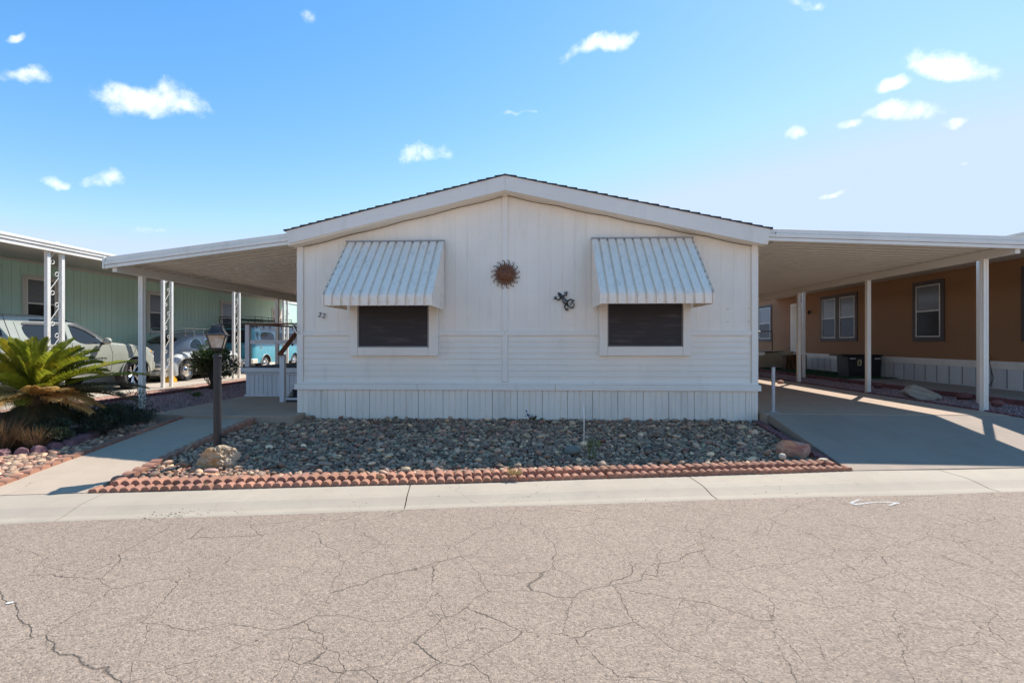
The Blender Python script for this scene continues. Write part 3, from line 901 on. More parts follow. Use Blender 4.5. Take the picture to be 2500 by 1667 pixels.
# windows: trim, bronze frame, dark solar screen
def front_window(px0, px1, py1, sx0, sx1, sy1, fb='frame_bronze'):
    a = at_y(px0, py1, HY)[0]; b = at_y(px1, py1, HY)[0]; zb_ = at_y(px0, py1, HY)[2]
    s0 = at_y(sx0, sy1, HY)[0]; s1 = at_y(sx1, sy1, HY)[0]; zs = at_y(sx0, sy1, HY)[2]
    zt = 2.62
    mb = MB()
    y0, y1 = HY - .075, HY + .01
    mb.box(s0 - .10 * 0 - (s0 - a), s0, y0, y1, zb_, zt)
    win = mb.build('window', M['trim'], house, bevel=.004)
    sub_ = lambda mb_, nm, m: mb_.build(nm, M[m], win, bevel=.003)
    sub_(MB().box(s1, b, y0, y1, zb_, zt), 'side_trim', 'trim')
    sub_(MB().box(s0 + .003, s1 - .003, y0 + .004, y1, zb_ + .002, zs), 'bottom_trim', 'trim')
    sub_(MB().box(s0 + .001, s1 - .001, y0 + .004, y1, zt - .1, zt), 'top_trim', 'trim')
    fr_ = MB(); w = .022
    for (q0, q1, r0, r1) in ((s0 + .002, s0 + w, zs + .002, zt - .1), (s1 - w, s1 - .002, zs + .002, zt - .1), (s0 + w, s1 - w, zs + .002, zs + w)):
        fr_.box(q0, q1, y0 + .014, y1, r0, r1)
    sub_(fr_, 'frame', fb)
    MB().box(s0 + w, s1 - w, y0 + .03, y0 + .036, zs + w, zt - .1).build('screen', M['screen'], win)
M['frame_silver'] = mat('dull_silver_screen_frame', (.30, .285, .275), .4, bump=.02)
front_window(858, 1071, 868, 876, 1049, 848, 'frame_silver')
front_window(1462, 1684, 868, 1482, 1665, 846)

# metal window awnings
def awning(px0, px1, pyt, front_y, zt_v, zb_v, label, flip):
    a = at_y(px0, pyt, HY); b = at_y(px1, pyt, HY)
    x0, x1, zt = a[0], b[0], (a[2] + b[2]) / 2
    t = thing('window_awning', label, 'awning', ((x0 + x1) / 2, HY, zb_v), 'ribbed metal window awnings')
    dy0, dy1 = HY - .05, front_y
    n = 12; w = (x1 - x0) / n
    rec = .034
    L = Vector((0, dy1 - dy0, zt_v - zt)); L.normalize(); nrm_ = Vector((0, L.z, -L.y)); 
    if nrm_.z < 0: nrm_ = -nrm_
    for k in range(n):
        xa = x0 + k * w
        mb = MB()
        prof = [(0, 0), (.003, 0), (.007, -rec), (.038, -rec), (.043, 0), (w, 0)]
        if flip: prof = [(w - q, d) for q, d in prof][::-1]
        rows = []
        for (yy, zz, m_) in ((dy0, zt, 0), (dy1 + .05, zt_v + .045 * abs(L.z / L.y), 0), (dy1 + .012, zt_v - .008, 1), (dy1, zt_v - .05, 2), (dy1, zb_v, 2)):
            nn = nrm_ if m_ == 0 else (Vector((0, -.7, .7)) if m_ == 1 else Vector((0, -1, 0)))
            rows.append([(xa + q, yy + nn.y * d, zz + nn.z * d) for q, d in prof])
        mb.grid(rows)
        back = [[(p[0], p[1] + .004, p[2] - .004) for p in r] for r in rows]
        mb.grid(back)
        mb.build('awning_slat', M['awning'], t)
    # flashing
    MB().box(x0 - .01, x1 + .01, HY - .07, HY - .025, zt - .012, zt + .012).build('flashing', M['frame_silver'], t)
    # ribbed side cheeks
    for sx, sg in ((x0, -1), (x1, 1)):
        m = 9
        for k in range(m):
            ya = dy0 + (dy1 - dy0) * k / m; yb_ = dy0 + (dy1 - dy0) * (k + 1) / m
            f = lambda y: zt + (zt_v - zt) * (y - dy0) / (dy1 - dy0) - .01
            mb = MB()
            cols = [(ya, 0), (ya + (yb_ - ya) * .30, 0), (ya + (yb_ - ya) * .38, -.018), (ya + (yb_ - ya) * .92, -.018), (yb_, 0)]
            zb2 = zb_v + .0 - .008
            rows = [[(sx + sg * (d - .004), y, f(y) + .012 * 0) for y, d in cols], [(sx + sg * (d - .004), y, zb2) for y, d in cols]]
            mb.grid(rows); mb.grid([[(p[0] - sg * .003, p[1], p[2]) for p in r] for r in rows])
            mb.build('cheek_slat', M['awning'], t)
awning(849, 1086, 590.5, HY - 1.06, 2.04, 1.87, 'white ribbed metal awning over the window nearest the house number 22', False)
awning(1444, 1690, 582.5, HY - 1.03, 2.06, 1.89, 'white ribbed metal awning over the window on the gecko side of the house', True)

# ------------------------------------------------------------------ carport roofs
def pan_mesh(length, slope, p=.22):
    """one roof pan: runs along -x/+x for `length`, rib profile along y"""
    mb = MB()
    prof = [(0, 0), (.128, 0), (.136, .078), (.205, .078), (p - .005, 0), (p, 0)]
    A = [[(0, y, z) for y, z in prof], [(length, y, z + slope * length) for y, z in prof]]
    mb.grid(A); mb.grid([[(a, y, z + .002) for a, y, z in r] for r in A])
    return mb.mesh('roof_panel', [M['pan']], fix=False)
def carport(label, xh, zh, xo, zo, y0, y1, ybeam_x, posts, ptop, group='carports', fascia_h=.20, fx_out=None):
    t = thing('carport', label, 'carport', (xo, y0, 0.1), group)
    L = xo - xh; slope = (zo - zh) / abs(L)
    sgn = 1 if L > 0 else -1
    me = pan_mesh(abs(L) - .02, slope)
    if sgn < 0:
        me.transform(Matrix.Scale(-1, 4, (1, 0, 0)))
    y = y0 + .03
    while y < y1 - .2:
        o = bpy.data.objects.new('roof_panel', me); C.objects.link(o); o.parent = t
        o.location = Vector((xh, y, zh)) - ORG[t.name]
        y += .22
    zf_ = lambda x: zh + (abs(x - xh)) * slope
    # front fascia in three folded bands
    fx = fx_out if fx_out is not None else xo
    for ya in (y0, ):
        for k, (d0, d1, yy) in enumerate(((.115, .045, 0), (.042, -.025, -.020), (-.028, -.085, -.008))):
            mb = MB(); mb.prism([(xh, zf_(xh) + d0), (fx, zf_(fx) + d0), (fx, zf_(fx) + d1 + .003), (xh, zf_(xh) + d1 + .003)], lambda a, b: (a, ya + yy, b), lambda a, b: (a, ya + .03, b))
            mb.build('fascia', M['metal_white'], t, bevel=.003)
        mb = MB(); mb.box(min(fx, fx + sgn * .03), max(fx, fx + sgn * .03), ya - .03, ya + .06, zf_(fx) - .088, zf_(fx) + .12)
        mb.build('end_cap', M['metal_white'], t, bevel=.003)
    # outer gutter edge
    mb = MB(); mb.box(min(xo, xo + sgn * .02), max(xo, xo + sgn * .02), y0 + .035, y1, zf_(xo) - .035, zf_(xo) + .112); mb.build('gutter', M['metal_white'], t, bevel=.003)
    # beam under the pans
    zb_ = zf_(ybeam_x)
    mb = MB(); mb.box(ybeam_x - .04, ybeam_x + .04, y0 + .04, y1, zb_ - .15, zb_ - .004)
    mb.build('beam', M['pan'], t, bevel=.004)
    for (py_, zb0, pad) in posts:
        zt2 = zb_ - .15
        # extruded post with rolled channel profile
        w = .082
        prof = []
        for (a, b) in ((-1, -1), (1, -1), (1, 1), (-1, 1)):
            prof.append((a * w / 2, b * w / 2))
        pr = [(-w / 2, -w / 2), (-w * .18, -w / 2), (-w * .12, -w * .40), (w * .12, -w * .40), (w * .18, -w / 2), (w / 2, -w / 2), (w / 2, -w * .18), (w * .40, -w * .12), (w * .40, w * .12), (w / 2, w * .18), (w / 2, w / 2), (w * .18, w / 2), (w * .12, w * .4), (-w * .12, w * .4), (-w * .18, w / 2), (-w / 2, w / 2), (-w / 2, w * .18), (-w * .4, w * .12), (-w * .4, -w * .12), (-w / 2, -w * .18)]
        mb = MB(); mb.prism(pr, lambda a, b: (ybeam_x + a, py_ + b, zb0), lambda a, b: (ybeam_x + a, py_ + b, zt2 + .02))
        po = mb.build('post', M['metal_white'], t)
        mb = MB(); mb.box(ybeam_x - w / 2 - .004, ybeam_x + w / 2 + .004, py_ - w / 2 - .004, py_ + w / 2 + .004, zb0, zb0 + .035)
        mb.ball((ybeam_x - .02, py_ - w / 2 - .005, zt2 - .03), .006, 6, 4); mb.ball((ybeam_x - .01, py_ - w / 2 - .005, zb0 + .05), .006, 6, 4)
        mb.build('post_foot', M['metal_white'], po)
        if pad:
            surf('footing', M['slab'], ybeam_x - .22, ybeam_x + .22, py_ - .22, py_ + .22, lambda x, y: zb0 - .002, 2, 2, .1, parent=t)
    return t
# left: from the house wall down to the outer beam
zl_h = at_y(700, 612, 8.15)[2]
CLH = at_y(698, 597, 8.14)[2] + .085; CLO = at_y(258, 656, 8.14)[2] + .085
cl = carport('white ribbed metal carport roof reaching left from the white house over the porch steps', HX0 + .0, CLH, -7.30, CLO, 8.14, 26, -7.17, [(8.78, .03, False), (13.6, .06, False), (18.2, .06, False), (23, .06, False)], 2.5)
CRH = at_y(1874, 588, 8.12)[2] + .085; CRO = at_y(2500, 608, 8.12)[2] + .085
xo_ = 7.93
zo_ = CRH + (CRO - CRH) * (xo_ - ERX + .1) / (at_y(2500, 608, 8.12)[0] - ERX + .1)
cr = carport('white ribbed metal carport roof reaching right from the white house over the driveway', HX1 + .02, CRH + .0, xo_, zo_, 8.12, 27, 7.76, [(8.75, .13, True), (11.66, .13, True), (14.6, .13, True), (17.6, .13, True), (20.6, .13, True)], 2.7, fx_out=8.75)
# dark roofing wedge where the right carport meets the roof edge
MB().prism([(ERX - .02, ERZ + .0), (ERX + .02, ERZ + .014), (ERX + .50, ERZ - .030), (ERX + .50, ERZ - .036), (ERX - .02, ERZ - .02)], lambda a, b: (a, FYR + .10, b), lambda a, b: (a, HYB, b)).build('edge_flashing', M['shingle'], house)

# ------------------------------------------------------------------ things on the front wall
def text_mesh(s, size, extrude=.002, shear=0.0, matl=None):
    cu = bpy.data.curves.new('glyph', 'FONT'); cu.body = s; cu.size = size; cu.extrude = extrude; cu.shear = shear; cu.resolution_u = 4
    ob = bpy.data.objects.new('glyph', cu); C.objects.link(ob)
    bpy.context.view_layer.update()
    me = bpy.data.meshes.new_from_object(ob.evaluated_get(bpy.context.evaluated_depsgraph_get()))
    bpy.data.objects.remove(ob); bpy.data.curves.remove(cu)
    me.materials.clear(); me.materials.append(matl)
    return me
M['black_metal'] = mat('flat_black_metal', (.025, .024, .024), .5, bump=.05)
hn = thing('house_number', 'black slanted number 22 left of the window on the white wall', 'house number', at_y(784, 768, HY))
for dx, dz in ((-.052, -.042), (.020, -.060)):
    me = text_mesh('2', .115, .005, .28, M['black_metal'])
    me.transform(Matrix.Rotation(R(90), 4, 'X'))
    o = bpy.data.objects.new('digit', me); C.objects.link(o); o.parent = hn; o.location = (dx, -.02, dz)
# rusty sun
def rust():
    N = NT('rusted_copper_metal')
    a = N.noise(30, 5, .65); b = N.noise(9, 3, .6)
    col = N.mix(N.ramp(a, .35, .65), (.13, .04, .018), (.26, .115, .045)); col = N.mix(N.ramp(b, .45, .7, 0, .7), col, (.17, .055, .03))
    N.color(col); N.rough(.55); N.metal(.35); N.bump(a, .4, .004); return N.mat
M['rust'] = rust()
sc = at_y(1234.5, 670.5, HY)
sunart = thing('sun_ornament', 'rusty metal sun with a face and curled rays on the white wall', 'wall ornament', (sc[0], HY - .02, sc[2]))
px_m = 8.36 / 1200 * 1.0
Rr = 16.5 * px_m
mb = MB(); rows = []
for i in range(9):
    r = Rr * i / 8 + .001; z = -.045 * (1 - (i / 8) ** 2) ** .5
    rows.append([(sc[0] + r * math.cos(2 * PI * k / 28), HY - .03 + z, sc[2] + r * math.sin(2 * PI * k / 28)) for k in range(28)])
mb.grid(rows, True)
mb.build('face', M['rust'], sunart, smooth='all')
fc = MB()
fc.ball((sc[0], HY - .078, sc[2] - .01), (.012, .014, .03), 8, 6)
for s in (-1, 1):
    fc.tube([(sc[0] + s * .018, HY - .072, sc[2] + .035), (sc[0] + s * .04, HY - .07, sc[2] + .045), (sc[0] + s * .062, HY - .062, sc[2] + .034)], .005, 6)
    fc.ball((sc[0] + s * .04, HY - .07, sc[2] + .022), (.015, .007, .008), 8, 6)
fc.tube([(sc[0] - .035, HY - .072, sc[2] - .045), (sc[0], HY - .078, sc[2] - .056), (sc[0] + .035, HY - .072, sc[2] - .045)], .006, 6)
fc.tube([(sc[0] + Rr * .98 * math.cos(a), HY - .036, sc[2] + Rr * .98 * math.sin(a)) for a in np.linspace(0, 2 * PI, 25)[:-1]], .006, 5, closed=True)
fc.build('facial_relief', M['rust'], sunart, smooth='all')
# disc under the rays and the rays themselves
M['rust_dark'] = mat('dark_oxidised_ray_metal', (.07, .05, .035), .5, .4, var=.4, vs=20, bump=.2)
RM = Rr * 1.25
mb = MB(); mb.lathe([(RM, 0), (RM, .004)], (sc[0], HY - .03, sc[2]), 28, 'y'); mb.build('backing_disc', M['rust'], sunart)
for k in range(16):
    a = 2 * PI * k / 16 + .11
    mb = MB()
    def P2(r, t, y=HY - .032):
        return (sc[0] + r * math.cos(a) - t * math.sin(a), y, sc[2] + r * math.sin(a) + t * math.cos(a))
    path = [(RM * .92, 0, .027), (RM * 1.12, -.002, .018), (RM * 1.32, -.006, .010), (RM * 1.5, -.004, .006), (RM * 1.64, .004, .005), (RM * 1.70, .016, .005), (RM * 1.66, .028, .0045), (RM * 1.57, .030, .004), (RM * 1.53, .022, .003)]
    rows = []
    for i, (r, t, w) in enumerate(path):
        r2, t2, _ = path[min(i + 1, len(path) - 1)]; r1, t1, _ = path[max(i - 1, 0)]
        dr, dt = r2 - r1, t2 - t1; l = math.hypot(dr, dt); nx_, nt = -dt / l, dr / l
        rows.append([P2(r + nx_ * w, t + nt * w), P2(r, t, HY - .038), P2(r - nx_ * w, t - nt * w)])
    mb.grid(rows); mb.grid([[ (p[0], p[1] + .004, p[2]) for p in r] for r in rows])
    mb.build('ray', M['rust'] if True else M['rust_dark'], sunart, smooth='all')
    a += PI / 16
    mb = MB(); mb.prism([(RM * .95, -.010), (RM * 1.45, -.002), (RM * 1.45, .002), (RM * .95, .010)], lambda r, t: P2(r, t, HY - .034), lambda r, t: P2(r, t, HY - .030)); mb.build('thin_ray', M['rust_dark'], sunart)
# gecko
g0 = at_y(1377, 736, HY)
gecko = thing('gecko_ornament', 'black metal gecko with curled tail on the white wall right of the sun', 'wall ornament', (g0[0], HY - .02, g0[2]))
def gp(px, py, y=-.03): q = at_y(px, py, HY); return (q[0], HY + y, q[2])
zx = lambda X, Y: (1180 + X / 9.8, 620 + Y / 9.8)
FL = ((0, 1, 0), .5)
mb = MB()
body = [(1790, 925), (1815, 960), (1850, 1010), (1885, 1045), (1910, 1075), (1930, 1110), (1955, 1150), (1985, 1185), (2010, 1215)]
rad = [.008, .026, .032, .026, .028, .040, .040, .028, .018]
mb.tube([gp(*zx(*p)) for p in body], rad, 10, flat=FL)
mb.build('body', M['black_metal'], gecko, smooth='all')
tail = [(2010, 1215), (2040, 1270), (2090, 1295), (2145, 1280), (2170, 1230), (2150, 1185), (2105, 1175), (2075, 1200), (2085, 1235), (2110, 1230)]
N_ = NT('pale_mosaic_inlay'); vv = N_.n('ShaderNodeTexVoronoi'); vv.inputs['Scale'].default_value = 45; N_.L(N_.pos, vv.inputs['Vector']); N_.color(N_.mix(N_.ramp(vv.outputs['Distance'], .35, .5), (.40, .37, .34), (.03, .028, .03))); M['mosaic'] = N_.mat
mb = MB().tube([gp(*zx(*p)) for p in tail], [.017, .016, .015, .014, .013, .012, .011, .010, .008, .005], 8, flat=FL); mb.build('tail', M['mosaic'], gecko, smooth='all')
mb = MB().tube([gp(*zx(*p), -.044) for p in body[4:8]], [.018, .028, .027, .016], 8, flat=((0, 1, 0), .3)); mb.build('back_inlay', M['mosaic'], gecko, smooth='all')
for leg_, tip, toes in ((((1860, 1050), (1800, 1110), (1750, 1085), (1725, 1055)), (1725, 1055), ((1690, 1030), (1725, 1015), (1762, 1020), (1680, 1075), (1700, 1102))),
                  (((1900, 1020), (1950, 990), (1990, 1005), (1975, 945)), (1975, 945), ((1935, 905), (1985, 895), (2020, 910), (1930, 950), (2020, 955))),
                  (((1985, 1170), (2040, 1110), (2090, 1090), (2130, 1120)), (2130, 1120), ((2110, 1090), (2165, 1095), (2180, 1135), (2150, 1160), (2120, 1160))),
                  (((1975, 1195), (1945, 1250), (1945, 1290), (1990, 1325)), (1990, 1325), ((1950, 1345), (1992, 1370), (2035, 1360), (2045, 1325), (2020, 1300)))):
    mb = MB(); mb.tube([gp(*zx(*p)) for p in leg_], [.014, .013, .012, .011], 7, flat=FL)
    for q in toes: mb.tube([gp(*zx(*tip)), gp(*zx(*q))], [.007, .006], 6, flat=FL)
    mb.build('leg', M['black_metal'], gecko, smooth='all')
# old fixing holes on the right of the wall
for i, (a, b) in enumerate(((1777, 754), (1827, 753), (1777, 786), (1827, 785))):
    q = at_y(a, b, HY); mb = MB().lathe([(.006, 0), (.007, .006)], (q[0], HY - .006, q[2]), 8, 'y'); mb.build('screw', M['black_metal'], house)
# small fixture at the left corner
q = at_y(731, 800, HY)
fx_ = thing('wall_bracket', 'small black and white curled bracket on the left corner board above the handrail', 'bracket', (q[0] - .05, HY - .03, q[2]))
mb = MB().tube([(q[0] - .03, HY - .05, q[2] + .03), (q[0] - .05, HY - .07, q[2] + .06), (q[0] - .08, HY - .06, q[2] + .04), (q[0] - .07, HY - .05, q[2] - .02), (q[0] - .03, HY - .05, q[2] - .09), (q[0] - .0, HY - .045, q[2] - .10), (q[0] + .01, HY - .045, q[2] - .06)], .011, 7); mb.build('bracket_arm', M['metal_white'], fx_, smooth='all')
mb = MB().ball((q[0] - .055, HY - .075, q[2] + .035), (.018, .014, .016), 8, 6).ball((q[0] - .03, HY - .07, q[2] - .01), (.014, .012, .02), 8, 6); mb.build('bracket_knob', M['black_metal'], fx_, smooth='all')
# ------------------------------------------------------------------ porch deck and steps
M['deckboard'] = mat('charcoal_deck_carpet', (.045, .045, .05), .95, var=.15, fine=.3, fs=200, bump=.3, bs=300)
M['redwood'] = mat('red_brown_stained_wood', (.145, .045, .022), .45, var=.3, vs=6, stretch=(.3, .3, 1), fine=.15, bump=.2, bs=60)
M['porch_white'] = mat('porch_white_paint', (.70, .68, .67), .55, var=.05, fine=.04, bump=.1, dirt=((.4, .36, .3), .35, 3, (1, 1, .4)))
DX0, DX1, DY0, DY1, DZ = -6.38, HX0 - .01, 10.75, 14.3, .74
porch = thing('porch', 'raised white porch with charcoal deck and red-brown handrails beside the house', 'porch', ((DX0 + DX1) / 2, DY0, .1))
MB().box(DX0 - .06, DX1, DY0 - .06, DY1, DZ - .015, DZ + .015).build('deck', M['deckboard'], porch, bevel=.004)
MB().box(DX0 - .07, DX1, DY0 - .10, DY0 - .061, DZ - .095, DZ + .002).build('deck_rim', M['porch_white'], porch, bevel=.004)
MB().box(DX0 - .09, DX0 - .061, DY0 - .06, DY1, DZ - .095, DZ + .002).build('deck_rim', M['porch_white'], porch, bevel=.004)
MB().box(DX0 - .02, DX1, DY0 - .04, DY0 - .01, DZ - .15, DZ - .10).build('upper_trim', M['porch_white'], porch, bevel=.004)
x = DX0
while x < DX1:
    x1 = min(x + .20, DX1)
    rows = []
    for z in (.135, DZ - .13):
        rows.append([(x + .004, DY0 + .0, z), (x + .01, DY0 - .012, z), (x + .09, DY0 - .012, z), (x + .095, DY0 - .002, z), (x + .105, DY0 - .002, z), (x + .11, DY0 - .012, z), (x1 - .012, DY0 - .012, z), (x1 - .004, DY0 + .0, z), (x1, DY0 + .006, z)])
    mb = MB().grid(rows); mb.build('skirting_panel', M['porch_white'], porch, fix=False); x = x1
MB().box(DX0 - .03, DX1, DY0 - .02, DY0 + .0, .102, .14).build('base_trim', M['porch_white'], porch)
MB().box(DX0, DX0 + .02, DY0, DY1, .1, DZ - .1).build('side_skirt', M['porch_white'], porch)
def wpost(x, y, z0, z1, w=.095): return MB().box(x - w / 2, x + w / 2, y - w / 2, y + w / 2, z0, z1).build('rail_post', M['porch_white'], porch, bevel=.004)
RZT = 1.70
for (x, y) in ((DX0 + .02, DY0 + .05), (DX1 - .10, DY0 + .05), (DX0 + .02, DY1 - .1), (DX1 - .8, DY1 - .1)):
    wpost(x, y, DZ + .015, RZT)
mb = MB().box(DX0 - .05, DX1 - .03, DY0 - .02, DY0 + .12, RZT, RZT + .038); mb.build('top_rail', M['redwood'], porch, bevel=.005)
mb = MB().box(DX0 - .05, DX0 + .09, DY0 + .12, DY1, RZT + .002, RZT + .04); mb.build('top_rail', M['redwood'], porch, bevel=.005)
mb = MB().box(DX0, DX1 - .8, DY1 - .17, DY1 - .03, RZT - .0, RZT + .036); mb.build('top_rail', M['redwood'], porch, bevel=.005)
MB().box(DX0 + .07, DX1 - .15, DY0 + .03, DY0 + .07, 1.27, 1.36).build('middle_rail', M['porch_white'], porch, bevel=.003)
MB().box(DX0, DX0 + .04, DY0 + .1, DY1 - .15, 1.27, 1.36).build('middle_rail', M['porch_white'], porch, bevel=.003)
# steps down towards the street
SX0, SX1 = -4.98, HX0 - .02
for k in range(3):
    z = DZ - .19 * (k + 1) + .0; y = DY0 - .10 - .28 * (k + 1)
    MB().box(SX0 - .02, SX1, y - .01, y + .30, z - .02, z + .012).build('tread', M['deckboard'], porch, bevel=.004)
    MB().box(SX0 - .03, SX1, y - .03, y - .011, z - .03, z + .014).build('tread_edge', M['porch_white'], porch, bevel=.003)
    MB().box(SX0, SX1, y + .0, y + .02, z - .21 if k < 2 else .10, z - .021).build('riser', M['deckboard'], porch)
mb = MB(); mb.prism([(DY0 - .1, .10), (DY0 - .1, DZ - .02), (DY0 - .4, DZ - .21), (DY0 - .68, DZ - .40), (DY0 - .97, DZ - .59), (DY0 - .97, .10)], lambda a, b: (SX0 - .022, a, b), lambda a, b: (SX0 + .0, a, b)); mb.build('stair_side', M['porch_white'], porch)
wpost(SX0 - .06, 9.78, .10, 1.07)
p0 = Vector((SX0 - .06, 9.70, 1.07)); p1 = Vector((SX0 - .06 + .0, DY0 - .0, 1.74))
dv = (p1 - p0); ln = dv.length + .12
rot = dv.to_track_quat('Y', 'Z').to_matrix()
mb = MB().cbox((p0 + p1) / 2 + Vector((.0, 0, .02)), (.10, ln, .038), rot); mb.build('stair_handrail', M['redwood'], porch, bevel=.005)
wpost(SX0 - .06, DY0 + .05, DZ, RZT - .0)
mb = MB().ball((SX0 - .02, 10.1, 1.26), (.02, .03, .03), 8, 6); mb.build('rail_bracket', M['black'], porch)

# ------------------------------------------------------------------ lamp post
lp = at_z(531, 1121, -.085); LPX, LPY = lp[0], lp[1]
lamp = thing('lamp_post', 'weathered black lamp post with square lantern behind the yellow boulder', 'lamp post', (LPX, LPY, -.08))
def lamp_post_mat():
    N = NT('weathered_black_post_paint')
    a = N.noise(14, 6, .65, stretch=(1, 1, .12)); b = N.noise(5, 4, .6, stretch=(1, 1, .35))
    sep = N.n('ShaderNodeSeparateXYZ'); N.L(N.pos, sep.inputs[0])
    fade = N.ramp(sep.outputs['Z'], -.1, .6, .1, 1.0)
    w = N.m('MULTIPLY', N.ramp(N.m('ADD', a, N.m('MULTIPLY', b, .5)), .66, .98, 0, .6), fade)
    N.color(N.mix(w, (.014, .014, .015), (.06, .052, .047))); N.rough(.5); N.bump(a, .15, .003); return N.mat
M['lamp_paint'] = lamp_post_mat()
LT = at_y(531, 853, LPY)[2]
mb = MB().lathe([(.043, 0), (.043, .3), (.043, 1.2), (.043, LT - .03 + .08)], (LPX, LPY, -.10), 20); mb.build('post', M['lamp_paint'], lamp, smooth=True)
mb = MB().lathe([(.0465, -.012), (.051, -.008), (.051, .008), (.0465, .012)], (LPX, LPY, LT - .085), 20); mb.lathe([(.035, -.02), (.053, -.005), (.053, .01), (.04, .02)], (LPX, LPY, LT), 20)
mb.ball((LPX + .045, LPY - .02, LT - .33), .012, 8, 6); mb.ball((LPX - .02, LPY - .055, LT - .35), .008, 8, 6)
mb.build('collar', M['lamp_paint'], lamp, smooth=True)
M['lantern_black'] = mat('faded_black_lantern_metal', (.035, .03, .028), .45, var=.3, vs=12, fine=.2, bump=.1)
def lantern_glass():
    N = NT('amber_mottled_lantern_glass'); a = N.noise(26, 4, .65); b = N.noise(9, 2, .5)
    col = N.mix(N.ramp(a, .35, .7), (.62, .52, .42), (.42, .30, .19)); col = N.mix(N.ramp(b, .5, .72, 0, .8), col, (.72, .66, .60)); N.color(col)
    N.rough(.25); N.b.inputs['Transmission Weight'].default_value = .25; N.bump(a, .3, .004); return N.mat
M['lantern_glass'] = lantern_glass()
LA = R(24)
def lr(x, y, z): return (LPX + x * math.cos(LA) - y * math.sin(LA), LPY + x * math.sin(LA) + y * math.cos(LA), z)
B0, B1 = LT + .012, LT + .168
w0, w1 = .058, .098
sq = [(-1, -1), (1, -1), (1, 1), (-1, 1)]
fr_ = MB()
for i in range(4):
    a = sq[i]; b = sq[(i + 1) % 4]
    fr_.tube([lr(a[0] * w0, a[1] * w0, B0), lr(a[0] * w1, a[1] * w1, B1)], .009, 4)
    fr_.tube([lr(a[0] * w0, a[1] * w0, B0), lr(b[0] * w0, b[1] * w0, B0)], .009, 4)
fr_.build('lantern_frame', M['lantern_black'], lamp)
for i in range(4):
    a = sq[i]; b = sq[(i + 1) % 4]
    mb = MB(); k = .97
    mb.face(lr(a[0] * w0 * k, a[1] * w0 * k, B0), lr(b[0] * w0 * k, b[1] * w0 * k, B0), lr(b[0] * w1 * k, b[1] * w1 * k, B1), lr(a[0] * w1 * k, a[1] * w1 * k, B1))
    k = .93
    mb.face(lr(a[0] * w0 * k, a[1] * w0 * k, B0), lr(b[0] * w0 * k, b[1] * w0 * k, B0), lr(b[0] * w1 * k, b[1] * w1 * k, B1), lr(a[0] * w1 * k, a[1] * w1 * k, B1))
    mb.build('glass_pane', M['lantern_glass'], lamp, fix=False)
# flared ribbed roof
prof = [(.138, 0), (.140, .008), (.118, .013), (.094, .042), (.076, .070), (.067, .098), (.064, .118), (.056, .122)]
rows = []
for r, h in prof:
    row = []
    for i in range(4):
        a = sq[i]; b = sq[(i + 1) % 4]
        for j in range(12):
            u = j / 12
            rib = (.004 if (j % 3 == 0) else -.002) if .04 < h < .119 else 0
            rr = r * .83 + rib
            row.append(lr((a[0] * (1 - u) + b[0] * u) * rr, (a[1] * (1 - u) + b[1] * u) * rr, B1 + h))
    rows.append(row)
mb = MB().grid(rows, True); mb.face(*rows[-1]); mb.face(*[(p[0], p[1], p[2]) for p in rows[0]])
mb.build('lantern_roof', M['lantern_black'], lamp, smooth=True)
mb = MB().lathe([(.02, 0), (.008, .012), (.012, .024), (.004, .036)], (LPX, LPY, B1 + .120), 10); mb.build('finial', M['lantern_black'], lamp, smooth='all')

# ------------------------------------------------------------------ mint green house on the left
GX = -12.62; GZT = 3.36; GY0, GY1 = 8.6, 30.0
M['mint'] = mat('mint_green_siding_paint', (.57, .77, .62), .6, var=.05, vs=.8, fine=.03, bump=.08, objvar=.02)
M['cream_trim'] = mat('cream_window_trim', (.66, .62, .54), .55, var=.05, bump=.05)
M['glass_dark'] = mat('dark_window_glass', (.022, .022, .020), .16, var=.05, fine=0, bump=0, spec=.2)
def blind_mat():
    N = NT('window_with_lowered_blind'); 
    sep = N.n('ShaderNodeSeparateXYZ'); N.L(N.pos, sep.inputs[0])
    w = N.m('FRACT', N.m('MULTIPLY', sep.outputs['Z'], 32))
    N.color(N.mix(N.ramp(w, .35, .6), (.20, .205, .20), (.085, .09, .09))); N.rough(.35); N.b.inputs['Coat Weight'].default_value = .25; N.b.inputs['Coat Roughness'].default_value = .1; return N.mat
M['blind'] = blind_mat()
gh = thing('neighbour_house', 'mint green manufactured home with cream window trim behind the parked vehicles', 'house', (GX, GY0, .12))
MB().box(GX - 7.5, GX - .02, GY0, GY1, .1, GZT).build('wall', M['mint'], gh)
me = MB().box(0, .022, .002, .198, 0, GZT - .75).mesh('wall_board', [M['mint']])
y = GY0
while y < GY1 - .1:
    o = bpy.data.objects.new('wall_board', me); C.objects.link(o); o.parent = gh; o.location = Vector((GX - .02, y, .72)) - ORG[gh.name]; y += .2032
MB().box(GX - .018, GX + .012, GY0, GY1, .12, .70).build('skirting', M['cream_trim'], gh)
MB().box(GX + .0, GX + .03, GY0, GY1, GZT - .07, GZT).build('frieze_trim', M['cream_trim'], gh)
mb = MB(); mb.prism([(GX - .1, GZT), (GX - 3.8, GZT + .75), (GX - 7.6, GZT)], lambda a, b: (a, GY0 - .2, b), lambda a, b: (a, GY1 + .2, b)); mb.build('roof', M['metal_white'], gh)
